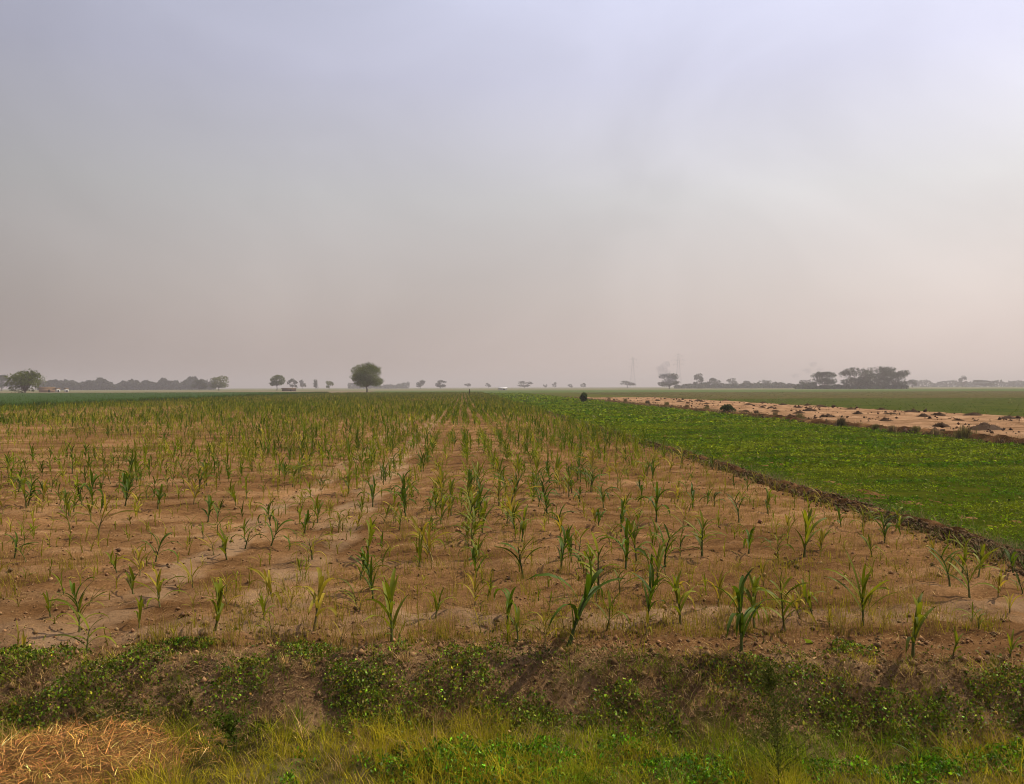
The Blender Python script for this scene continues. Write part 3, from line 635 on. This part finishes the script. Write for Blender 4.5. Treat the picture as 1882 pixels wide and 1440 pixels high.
# ------------------------------------------------------------------ roadside verge: grass, leafy cover, dry straw
def verge_h(x, y): return soil_h(x, y) + 0.05 * (fbm(x * 3, y * 3, 21, 4) - 0.5) * sstep((field_edge(x) + 0.3 - y) / 0.5)
p = Pile()
def verge_blades(n, tuft, hmul, wmul):
    x = rng.uniform(-6.2, 6.6, n); y = rng.uniform(3.6, 7.3, n); e = field_edge(x)
    low = sstep((e - 0.60 - y) / 0.25); f = fbm(x * 1.8, y * 1.8, 121, 4)
    ok = (rng.random(n) < (0.62 + 0.38 * low) * np.clip((f - 0.26) * 4.5, 0.55, 1)) & (y < e + 0.05); x, y, f, low = x[ok], y[ok], f[ok], low[ok]; n = len(x)
    kk = np.clip((fbm(x * 0.9 + 4, y * 1.3, 123, 3) - 0.35) * 3 + rng.normal(0, 0.25, n), 0, 1)[:, None]
    base = np.array((0.130, 0.185, 0.003)) * kk + np.array((0.36, 0.285, 0.014)) * (1 - kk)
    dryp = rng.random(n) < (0.13 + 0.36 * (1 - low)); base = np.where(dryp[:, None], np.where(rng.random((n, 1)) < 0.5, (0.40, 0.25, 0.085), (0.20, 0.115, 0.040)), base)
    hh = (0.05 + 0.17 * f * (0.25 + 0.75 * low)) * np.exp(rng.normal(0, 0.38, n)) * hmul; tone = np.exp(rng.normal(0, 0.28, (n, 1)))
    X = np.repeat(x, tuft) + rng.normal(0, 0.022, n * tuft); Y = np.repeat(y, tuft) + rng.normal(0, 0.022, n * tuft); HH = np.repeat(hh, tuft) * rng.uniform(0.4, 1.2, n * tuft)
    blades(p, np.column_stack([X, Y, verge_h(X, Y) - 0.005]), HH, rng.uniform(0.003, 0.008, n * tuft) * wmul, HH * rng.uniform(0.2, 1.3, n * tuft), np.repeat(base * tone, tuft, 0) * np.exp(rng.normal(0, 0.2, (n * tuft, 1))), 2)
verge_blades(9500, 14, 1.15, 1.0)
verge_blades(75000, 1, 0.6, 1.1)
tag(obj('verge_grass', p.mesh('verge_grass', [M_leaf])), 'short yellow-green roadside grass mixed with dry blades', 'grass', kind='stuff')

COVER = [(40, 1258, 0.42, 0.24, 0.07), (235, 1270, 0.44, 0.26, 0.08), (430, 1275, 0.22, 0.2, 0.04), (800, 1270, 0.75, 0.36, 0.09), (1130, 1292, 0.55, 0.30, 0.08), (950, 1400, 1.15, 0.36, 0.10),
         (1500, 1285, 0.45, 0.26, 0.06), (560, 1245, 0.25, 0.15, 0.04), (1250, 1425, 0.5, 0.25, 0.08), (640, 1275, 0.3, 0.22, 0.06), (700, 1410, 0.4, 0.22, 0.08), (1840, 1400, 0.4, 0.3, 0.06), (60, 1300, 0.3, 0.12, 0.04), (1360, 1270, 0.3, 0.2, 0.05), (1640, 1300, 0.4, 0.25, 0.06), (1760, 1345, 0.35, 0.22, 0.06), (1560, 1240, 0.25, 0.12, 0.04), (1850, 1320, 0.3, 0.2, 0.05), (330, 1235, 0.3, 0.08, 0.03), (1640, 1420, 0.5, 0.2, 0.06)]
p = Pile()
for i, (px, py, rx, ry, hgt) in enumerate(COVER):
    g = ground_at(px, py, -0.22 if py < 1320 else -0.36)
    n = int(34000 * rx * (ry + 0.12)); a = rng.uniform(0, 6.28, n); t = np.sqrt(rng.random(n))
    x = g[0] + rx * 1.75 * t * np.cos(a); y = g[1] + ry * 1.6 * t * np.sin(a)
    q = fbm(x * 3.2, y * 3.2, 131, 5); dd = q * 1.9 + 0.55 * (1 - t) - 0.62 * t + 0.2 * (rng.random(n) - 0.5)
    ok = dd + 0.40 * rng.random(n) > 1.02; x, y, t, q, dd = x[ok], y[ok], t[ok], q[ok], np.clip((dd[ok] - 0.70) * 2.2, 0, 1); n = len(x)
    z = verge_h(x, y) + (0.03 + hgt * 0.95 * dd * (0.4 + fbm(x * 8, y * 8, 133, 2))) * rng.random(n) ** 0.4 + 0.006
    bright_patch = py > 1350
    leaf_cards(p, np.column_stack([x, y, z]), np.minimum(np.exp(rng.normal(math.log(0.022), 0.45, n)), 0.036), vary(n, (0.090, 0.180, 0.004) if bright_patch else (0.118, 0.145, 0.008), 0.6, 0.2), 0.0, True)
n = 30000; x = rng.uniform(-6, 6.4, n); y = field_edge(x) + rng.normal(-0.45, 0.40, n); q = fbm(x * 3.1, y * 3.1, 135, 4)
ok = q + 0.22 * rng.random(n) > 0.60; x, y, q = x[ok], y[ok], q[ok]; n = len(x)
cc = np.where(rng.random((n, 1)) < 0.62, (0.080, 0.105, 0.006), np.where(rng.random((n, 1)) < 0.5, (0.22, 0.135, 0.05), (0.19, 0.18, 0.012))) * np.exp(rng.normal(0, 0.4, (n, 1)))
leaf_cards(p, np.column_stack([x, y, verge_h(x, y) + 0.008 + 0.10 * (q - 0.4).clip(0) * rng.random(n)]), np.exp(rng.normal(math.log(0.020), 0.4, n)), cc, 0.0, True)
tag(obj('leafy_ground_cover', p.mesh('leafy_ground_cover', [M_gloss])), 'dark small-leaved creeping plants in patches on the roadside bank', 'ground cover', kind='stuff')

# brown litter and dry sprigs on the bank
p = Pile(); n = 34000; x = rng.uniform(-6, 6.5, n); y = field_edge(x) + rng.normal(-0.40, 0.32, n); h = rng.uniform(0.005, 0.07, n)
cc = np.where(rng.random((n, 1)) < 0.55, (0.15, 0.082, 0.034), (0.34, 0.215, 0.09)) * np.exp(rng.normal(0, 0.35, (n, 1)))
blades(p, np.column_stack([x, y, verge_h(x, y)]), h, 0.007, rng.uniform(0.03, 0.11, n), cc, 2)
tag(obj('bank_litter', p.mesh('bank_litter', [M_dry])), 'brown withered stems and litter lying on the bank', 'litter', kind='stuff')

# heap of dry straw at the lower left
g = ground_at(95, 1405, -0.38); p = Pile(); Wx, Wy, H = 0.98, 0.76, 0.15
def mound(u, v):
    a = np.arctan2(v, u); t = np.sqrt(u * u + v * v) / (0.70 + 0.5 * fbm(np.cos(a) * 1.5 + 3, np.sin(a) * 1.5 + 3, 143, 3))
    return H * np.clip(1 - t * t, -0.3, 1) * (0.45 + 1.1 * fbm(u * 3.2 + 2, v * 3.2, 141, 4))
us = np.linspace(-1, 1, 50); V, T = grid(us, us, lambda u, v: mound(u, v) - 0.02); V = V * (Wx, Wy, 1)
p.add(V, np.concatenate([T[:, [0, 1, 2]], T[:, [0, 2, 3]]]), (0.13, 0.068, 0.020))
n = 9500; a = rng.uniform(0, 6.28, n); t = np.sqrt(rng.random(n)) * 1.25; u, v = t * np.cos(a), t * np.sin(a); ok = mound(u, v) + rng.uniform(0, 0.16, n) ** 1.5 > 0.0; u, v = u[ok], v[ok]; n = len(u)
hh = rng.uniform(-0.02, 0.07, n) + 0.08 * (rng.random(n) < 0.06)
blades(p, np.column_stack([u * Wx, v * Wy, np.maximum(mound(u, v), 0) + rng.uniform(-0.01, 0.03, n)]), hh, rng.uniform(0.003, 0.010, n), np.exp(rng.normal(math.log(0.11), 0.6, n)), vary(n, (0.31, 0.150, 0.040), 0.65, 0.12), 3)
tag(obj('straw_pile', p.mesh('straw_pile', [M_dry]), loc=(g[0], g[1], float(base_h(g[0], g[1])) + 0.0)), 'flattened pile of golden dry straw lying in the roadside grass', 'straw pile')

# single weeds on the verge
def wispy_weed(px, py, h, label, col, n_br, spread, leafn, name='wispy_weed', leaf=0.022):
    g = ground_at(px, py, -0.40); e = obj(name, None, loc=(g[0], g[1], float(verge_h(g[0], g[1])) - 0.01)); tag(e, label, 'weed')
    ps, pl = Pile(), Pile(); top = np.array((random.uniform(-0.05, 0.05), random.uniform(-0.05, 0.05), h))
    Vt, Tt = tube([(0, 0, 0), top * 0.5 + (0.02, 0, 0), top], [0.004, 0.003, 0.001], 5); ps.add(Vt, Tt, (0.12, 0.12, 0.03))
    for k in range(n_br):
        f = random.uniform(0.12, 0.95); a = random.uniform(0, 6.28); r_ = spread * (1.1 - f) * random.uniform(0.5, 1.1); b = top * f
        t_ = b + np.array((r_ * math.cos(a), r_ * math.sin(a), r_ * random.uniform(0.6, 1.5)))
        Vt, Tt = tube([b, (b + t_) / 2 + (0, 0, 0.01), t_], [0.0016, 0.0012, 0.0007], 4); ps.add(Vt, Tt, (0.12, 0.12, 0.03))
        m = leafn; s = rng.random((m, 1)); P = b * (1 - s) + t_ * s + rng.normal(0, 0.012, (m, 3))
        leaf_cards(pl, P, np.exp(rng.normal(math.log(leaf), 0.3, m)), vary(m, col, 0.3, 0.08))
    obj('stem', ps.mesh('weed_stem', [M_leaf]), e); obj('foliage', pl.mesh('weed_leaves', [M_leaf]), e)
wispy_weed(1432, 1470, 0.92, 'tall thin wispy weed rising from the roadside grass', (0.085, 0.098, 0.012), 80, 0.40, 44, leaf=0.013)
wispy_weed(435, 1385, 0.30, 'low dark green leafy weed tuft beside the straw pile', (0.060, 0.088, 0.006), 30, 0.42, 22, 'leafy_weed', 0.024)
for px, py, h, lb in ((1692, 1402, 0.26, 'lone small maize sprout growing in the verge grass'),):
    g = ground_at(px, py, -0.40)
    place_maize(g[0], g[1], float(verge_h(g[0], g[1])) - 0.01, 'small', 'dark green', 2, 1.0, 0.4, 0.0, lb, 'self-sown maize in the verge')

# ------------------------------------------------------------------ trees on the plain
def tree(name, label, px, dist, hpx, wpx, col, crown_from=0.25, n=1500, lobes=12, flat=1.0, lean=0.0, group='trees dotted across the far plain', sparse=0.0, cone=False):
    dist *= 1.0 if dist <= 400 else 1.45
    g = bearing(px, dist); k = dist / FPX; H = hpx * k; W = wpx * k
    e = obj(name, None, loc=(g[0], g[1], -0.1)); tag(e, label, 'tree', group)
    rr = random.Random(int(px * 13 + dist)); r3 = np.random.default_rng(int(px * 7 + dist))
    p = Pile(); zc = H * crown_from; fork = np.array((lean * zc, 0, zc * 0.9 + 0.03 * H)); tr = max(0.016 * H, 0.02 * W)
    Vt, Tt = tube([(0, 0, 0), fork * 0.5 + (0.01 * H, 0, 0), fork], [tr * 1.4, tr, tr * 0.8], 8); p.add(Vt, Tt, (0.1, 0.07, 0.05))
    C0 = []
    for i in range(lobes):
        a = i * 2.399 + rr.uniform(-0.3, 0.3); f = (i + 0.5) / lobes
        zz = zc + (H - zc) * (0.10 + 0.76 * (rr.random() ** 1.1 if not cone else f))
        u = (zz - zc) / (H - zc); rmax = W * 0.5 * ((1 - u) if cone else math.sqrt(max(0.05, 1 - ((u - 0.42) / 0.62) ** 2)))
        rad = rmax * rr.uniform(0.35, 0.72) * flat
        C0.append((fork[0] * 1.0 + rad * math.cos(a), rad * math.sin(a), zz))
    C0 = np.array(C0)
    for c in C0:
        mid = (fork + c) / 2 + (0, 0, 0.05 * H)
        Vt, Tt = tube([fork, mid, c], [tr * 0.55, tr * 0.35, tr * 0.12], 5); p.add(Vt, Tt, (0.1, 0.07, 0.05))
    obj('trunk', p.mesh('tree_trunk', [M_bark], True), e)
    p = Pile(); q = r3.integers(0, lobes, n); v = r3.normal(0, 1, (n, 3)); v /= np.linalg.norm(v, axis=1)[:, None]
    lr = np.array([rr.uniform(0.17, 0.28) for _ in range(lobes)])[q][:, None]
    P = C0[q] + v * lr * (W, W, min(W * 0.9, (H - zc) * 0.8)) * (r3.random((n, 1)) ** 0.35)
    P[:, 2] = np.clip(P[:, 2], zc * r3.uniform(0.55, 1.0, n), H)
    if not cone:
        cz0 = zc + 0.45 * (H - zc); E = np.array((W * 0.5, W * 0.5, 0.0)); dz_ = P[:, 2] - cz0; rz_ = np.where(dz_ > 0, H - cz0, max(cz0 - zc * 0.5, 0.1))
        q2 = np.sqrt(((P[:, 0] - fork[0]) / E[0]) ** 2 + (P[:, 1] / E[1]) ** 2 + (dz_ / rz_) ** 2); lim = np.array([rr.uniform(0.74, 1.12) for _ in range(lobes)])[q] + r3.normal(0, 0.07, n); f2 = np.where(q2 > lim, lim / q2, 1.0)
        P = np.stack([fork[0] + (P[:, 0] - fork[0]) * f2, P[:, 1] * f2, cz0 + dz_ * f2], 1)
    lobe_tone = np.exp(r3.normal(0, 0.16, lobes))[q][:, None]
    leaf_cards(p, P, (0.062 * math.sqrt(W * H) * math.sqrt(1500 / n) + 0.1) * np.exp(r3.normal(0, 0.25, n)), vary(n, col, 0.22, 0.06) * lobe_tone)
    obj('crown', p.mesh('tree_crown', [M_leaf]), e); return e
TG, TP, TD = (0.084, 0.104, 0.002), (0.110, 0.120, 0.008), (0.036, 0.043, 0.012)
tree('broad_tree', 'large round-crowned lone tree at the end of the maize field', 674, 340, 57, 66, TG, 0.19, 8500, 40)
tree('spreading_tree', 'big spreading tree above the little huts at the left edge', 46, 400, 40, 58, TG, 0.08, 3600, 22)
tree('grey_tree', 'low hazy tree cut by the left edge of the picture', 3, 700, 26, 34, TD, 0.1, 1200)
tree('dark_round_tree', 'dark low round tree touching the end of the far wood', 366, 640, 20, 32, TD, 0.08, 1300)
tree('round_tree', 'pale round tree just past the end of the far wood', 402, 560, 27, 38, TP, 0.14, 2000, 16)
tree('short_tree', 'round-crowned tree with short dark trunk beside the brown shed', 509, 500, 30, 33, TG, 0.24, 2000, 14)
tree('thin_tree', 'sparse see-through tree next to the brown shed', 538, 760, 20, 20, TD, 0.2, 350, 8)
tree('hazy_small_tree', 'small hazy tree between the sparse tree and the conical tree', 556, 900, 17, 14, TD, 0.2, 350, 8)
tree('conical_tree', 'small dark conical tree left of the lone round tree', 580, 800, 18, 12, TD, 0.12, 500, 10, cone=True)
tree('narrow_tree', 'narrow pale tree nearest the left of the lone round tree', 605, 620, 17, 18, TP, 0.2, 600, 8)
tree('double_tree', 'hazy small tree with a lopsided crown, first right of the lone round tree', 773, 900, 16, 22, TD, 0.2, 700, 8)
tree('oval_tree', 'small oval tree, second right of the lone round tree', 810, 820, 17, 24, TD, 0.16, 900, 9)
for px, hp, wp, lb in ((860, 10, 14, 'tiny hazy tree behind the dark field post'), (898, 10, 12, 'tiny hazy tree left of the white shed'), (1002, 9, 10, 'tiny round tree, first right of the flat-topped hazy tree'),
                       (1019, 11, 10, 'tiny pointed tree, second right of the flat-topped hazy tree'), (1048, 8, 12, 'tiny low tree just left of the upright bush'), (1072, 9, 12, 'tiny tree showing above the upright bush')):
    tree('tiny_tree', lb, px, 1150, hp, wp, TD, 0.2, 260, 6)
tree('flat_topped_tree', 'flat-topped hazy tree in the middle of the horizon', 964, 1000, 14, 30, TD, 0.2, 800, 9, 1.2)
tree('umbrella_tree', 'low flat umbrella-shaped hazy tree under the first pylon', 1153, 1000, 14, 32, TD, 0.35, 700, 9, 1.2)
tree('smoky_tree', 'dark broad tree with smoke rising behind it', 1230, 620, 29, 42, TD, 0.1, 1800, 14)
tree('forked_tree', 'ragged pale tree with forked top right of the smoky tree', 1283, 800, 28, 22, TD, 0.15, 500, 9, sparse=0.4)
tree('dome_tree', 'domed tree beside the ragged forked tree', 1314, 800, 20, 28, TD, 0.15, 900, 10)
tree('dim_tree', 'dim sparse tree right of the domed tree', 1346, 1000, 17, 24, TD, 0.2, 500, 8)
tree('dim_low_tree', 'dim low narrow tree between the sparse and the square-topped tree', 1372, 1000, 13, 14, TD, 0.15, 300, 6)
tree('square_topped_tree', 'square-topped hazy tree left of the big umbrella grove', 1405, 900, 16, 28, TD, 0.1, 900, 10)
GR = 'trees of the umbrella grove'
tree('grove_bush_tree', 'low dark bushy tree at the left foot of the umbrella grove', 1480, 560, 17, 32, TD, 0.06, 1100, 10, group=GR)
tree('ragged_tree', 'ragged dark tree at the left end of the umbrella grove', 1514, 520, 32, 50, TD, 0.07, 2200, 13, 1.1, group=GR)
tree('umbrella_tree', 'wide umbrella tree, left of the three making the big grove', 1575, 520, 38, 62, TD, 0.10, 3000, 16, 1.15, group=GR)
tree('umbrella_tree', 'wide umbrella tree in the middle of the big grove', 1612, 540, 38, 70, TD, 0.08, 3200, 16, 1.15, group=GR)
tree('umbrella_tree', 'umbrella tree with drooping end, right of the three in the big grove', 1645, 520, 33, 52, TD, 0.05, 2400, 13, 1.1, group=GR)
tree('stunted_tree', 'faint stunted tree just right of the big grove', 1677, 800, 16, 16, TD, 0.1, 350, 7)
tree('faint_tall_tree', 'faint tall narrow tree near the right end of the horizon', 1770, 1150, 22, 14, TD, 0.12, 500, 8)
tree('faint_low_tree', 'faint low wide tree near the right end of the horizon', 1808, 1050, 12, 40, TD, 0.1, 700, 9, 1.2)
tree('faint_edge_tree', 'faint tree at the right edge of the picture', 1872, 1250, 11, 30, TD, 0.1, 400, 8, 1.2)

# far woods that read as one mass
def wood(name, label, px0, px1, dist, hpx, n, seed):
    p = Pile(); px = px0 + (px1 - px0) * rng.random(n); prof = 0.30 + 1.15 * (fbm(px * 0.06, px * 0, seed, 5) - 0.10)
    D = dist + rng.uniform(0, 60, n); H = hpx / FPX * dist * prof
    v = np.array([bearing(a, 1.0) for a in px]); P = np.column_stack([v * D[:, None], H * rng.random(n) ** 0.9])
    leaf_cards(p, P, 4.2 * np.exp(rng.normal(0, 0.3, n)), vary(n, (0.042, 0.050, 0.022), 0.15, 0.05))
    tag(obj(name, p.mesh(name, [M_leaf])), label, 'wood', kind='stuff')
wood('far_wood', 'long hazy blue-grey wood along the left horizon', 70, 396, 1250, 18, 12000, 151)
wood('far_thicket', 'thin hazy line of trees right behind the lone round tree', 640, 752, 1700, 11, 1500, 152)
wood('far_scrub', 'faint low scrub line joining the trees along the right horizon', 1240, 1500, 1050, 9, 2200, 153)
wood('grove_undergrowth', 'dark scrub under the umbrella grove', 1462, 1668, 740, 6, 1100, 155)
wood('far_haze_wood', 'barely visible wood along the right end of the horizon', 1660, 1900, 1800, 10, 2200, 154)

# ------------------------------------------------------------------ huts, post, pylons, smoke
M_mud = plain_mat('mud_wall', (0.24, 0.15, 0.09), (0.34, 0.22, 0.14), 0.8); M_white = plain_mat('whitewash', (0.66, 0.64, 0.60), (0.78, 0.76, 0.72), 0.6)
M_dark = plain_mat('dark_wood', (0.02, 0.014, 0.010), (0.05, 0.035, 0.022), 3); M_thatch = plain_mat('thatch', (0.10, 0.065, 0.035), (0.20, 0.13, 0.07), 2)
def box(c, s):
    c, s = np.array(c, float), np.array(s, float) / 2
    V = np.array([(x, y, z) for x in (-1, 1) for y in (-1, 1) for z in (-1, 1)]) * s + c
    return V, np.array([(0, 1, 3), (0, 3, 2), (4, 6, 7), (4, 7, 5), (0, 4, 5), (0, 5, 1), (2, 3, 7), (2, 7, 6), (0, 2, 6), (0, 6, 4), (1, 5, 7), (1, 7, 3)])
def hut(name, label, px, dist, wpx, hpx, wall, roof):
    g = bearing(px, dist); k = dist / FPX; W, H = wpx * k, hpx * k; D_ = min(W, 5.0)
    e = obj(name, None, loc=(g[0], g[1], 0)); e.rotation_euler = (0, 0, -math.atan2(g[0], g[1])); tag(e, label, 'hut', 'huts on the horizon')
    V, T = box((0, 0, H * 0.36), (W, D_, H * 0.74)); obj('wall', mesh_np('hut_wall', V, T, None, [wall]), e)
    q = W * 0.56; b = D_ * 0.6; z0, z1 = H * 0.72, H
    V = np.array([(-q, -b, z0), (q, -b, z0), (q, b, z0), (-q, b, z0), (-q * 0.9, 0, z1), (q * 0.9, 0, z1)]); T = np.array([(0, 1, 5), (0, 5, 4), (2, 3, 4), (2, 4, 5), (1, 2, 5), (3, 0, 4), (0, 2, 1), (0, 3, 2)])
    obj('roof', mesh_np('hut_roof', V, T, None, [roof]), e)
    V, T = box((W * 0.15, -D_ / 2 - 0.03, H * 0.28), (min(1.1, W * 0.3), 0.08, H * 0.52)); obj('door', mesh_np('hut_door', V, T, None, [M_dark]), e)
hut('mud_hut', 'long brown mud hut right of the spreading tree', 86, 560, 22, 8.5, M_mud, M_thatch)
hut('white_hut', 'small white hut, left of two by the far wood', 106, 560, 7, 7, M_white, M_thatch)
hut('white_hut', 'small white hut, right of two by the far wood', 122, 565, 6, 7, M_white, M_thatch)
hut('brown_shed', 'low brown shed between the short tree and the sparse tree', 531, 560, 24, 6, M_thatch, M_thatch)
hut('white_shed', 'low white shed at the far end of the earth ridge', 924, 640, 16, 5, M_white, M_white)
g = bearing(863, 250); Vt, Tt = tube([(0, 0, -0.2), (0.02, 0, 0.8), (-0.03, 0, 1.75)], [0.17, 0.15, 0.12], 8)
tag(obj('field_post', mesh_np('field_post', Vt, Tt, None, [M_dark], smooth=True), loc=(g[0], g[1], 0)), 'dark wooden post standing at the far end of the maize rows', 'post')
M_steel = plain_mat('galvanised_steel', (0.20, 0.20, 0.21), (0.32, 0.32, 0.33), 0.5, 0.6)
def pylon(label, px, dist, hpx):
    g = bearing(px, dist); H = hpx * dist / FPX; e = obj('pylon', None, loc=(g[0], g[1], 0)); tag(e, label, 'pylon', 'lattice pylons on the horizon')
    e.rotation_euler = (0, 0, -math.atan2(g[0], g[1]) + 0.2)
    bw = lambda f: H * (0.085 * (1 - f) ** 1.4 + 0.014); p = Pile(); q = Pile()
    lv = [0, .14, .27, .39, .5, .6, .69, .77, .84, .9, .95, 1.0]
    cor = lambda f, i: np.array(((1, 1), (-1, 1), (-1, -1), (1, -1))[i % 4] + (0,), float) * bw(f) + (0, 0, f * H)
    for i in range(4):
        Vt, Tt = tube([cor(f, i) for f in lv], [0.07] * len(lv), 4); p.add(Vt, Tt, (0.2, 0.2, 0.2))
        for a, b in zip(lv[:-1], lv[1:]):
            for s, t in ((i, i + 1), (i + 1, i)):
                Vt, Tt = tube([cor(a, s), cor(b, t)], [0.03, 0.03], 4); q.add(Vt, Tt, (0.2, 0.2, 0.2))
    obj('tower_leg', p.mesh('tower_leg', [M_steel]), e); obj('lattice', q.mesh('lattice', [M_steel]), e)
    for f, r_ in ((0.68, 0.15), (0.80, 0.19), (0.92, 0.13)):
        q = Pile()
        for s in (-1, 1):
            tip = np.array((s * r_ * H, 0, f * H + 0.3))
            for dy in (-1, 1):
                for dz in (0, 0.05):
                    Vt, Tt = tube([(s * bw(f), dy * bw(f), (f + dz) * H), tip], [0.06, 0.05], 4); q.add(Vt, Tt, (0.2, 0.2, 0.2))
            Vt, Tt = tube([tip, tip - (0, 0, 2.2)], [0.12, 0.12], 5); q.add(Vt, Tt, (0.2, 0.2, 0.2))
        obj('cross_arm', q.mesh('cross_arm', [M_steel]), e)
pylon('faint lattice pylon above the flat umbrella-shaped tree', 1163, 1500, 56)
pylon('faint lattice pylon rising behind the smoky tree', 1247, 1400, 62)

# ------------------------------------------------------------------ haze over the whole plain, and drifting smoke
def volume_mat(name, dens, col, g=0.0):
    m = bpy.data.materials.new(name); m.use_nodes = True; t = m.node_tree
    for n_ in list(t.nodes): t.nodes.remove(n_)
    v = nd(t, 'ShaderNodeVolumePrincipled'); v.inputs['Color'].default_value = (*col, 1); v.inputs['Density'].default_value = dens; v.inputs['Anisotropy'].default_value = g
    o = nd(t, 'ShaderNodeOutputMaterial'); t.links.new(v.outputs[0], o.inputs['Volume']); return m
V, T = box((0, 3200, 30), (12000, 8000, 64)); V[:, 1] = np.where(V[:, 1] < 0, -200, V[:, 1])
tag(obj('haze', mesh_np('haze', V, T, None, [volume_mat('haze_air', 0.00041, (0.75, 0.68, 0.65), 0.18)])), 'pale dusty haze lying over the whole plain', 'haze', kind='stuff')
M_thin_smoke = volume_mat('thin_smoke', 0.020, (0.36, 0.34, 0.36))
M_smoke = volume_mat('field_smoke', 0.040, (0.34, 0.32, 0.34))
def smoke(label, px, dist, blobs, mat=M_smoke):
    k = dist / FPX; p = Pile()
    e = obj('smoke', None); g = bearing(px, dist)
    import bmesh
    bm = bmesh.new()
    for dx, z, rx, rz in blobs:
        r_ = bmesh.ops.create_icosphere(bm, subdivisions=3, radius=1.0)
        for vv in r_['verts']:
            nn = 0.75 + 0.5 * float(fbm(vv.co.x * 1.7 + dx, vv.co.z * 1.7 + vv.co.y, 161, 3))
            vv.co = Vector((vv.co.x * rx * k * nn + dx * k, vv.co.y * rx * k * nn, vv.co.z * rz * k * nn + z * k))
    m = bpy.data.meshes.new('smoke'); bm.to_mesh(m); bm.free(); m.materials.append(mat)
    bpy.data.objects.remove(e)
    tag(obj('smoke', m, loc=(g[0], g[1], 0)), label, 'smoke', kind='stuff')
smoke('grey smoke drifting up behind the smoky tree', 1222, 680, [(0, 26, 13, 9), (-5, 37, 11, 8), (8, 18, 12, 8), (3, 46, 8, 6)])
smoke('thin grey smoke wisp left of the umbrella grove', 1476, 900, [(8, 30, 9, 5), (-14, 22, 8, 4), (18, 42, 8, 5), (30, 33, 7, 4)], M_thin_smoke)
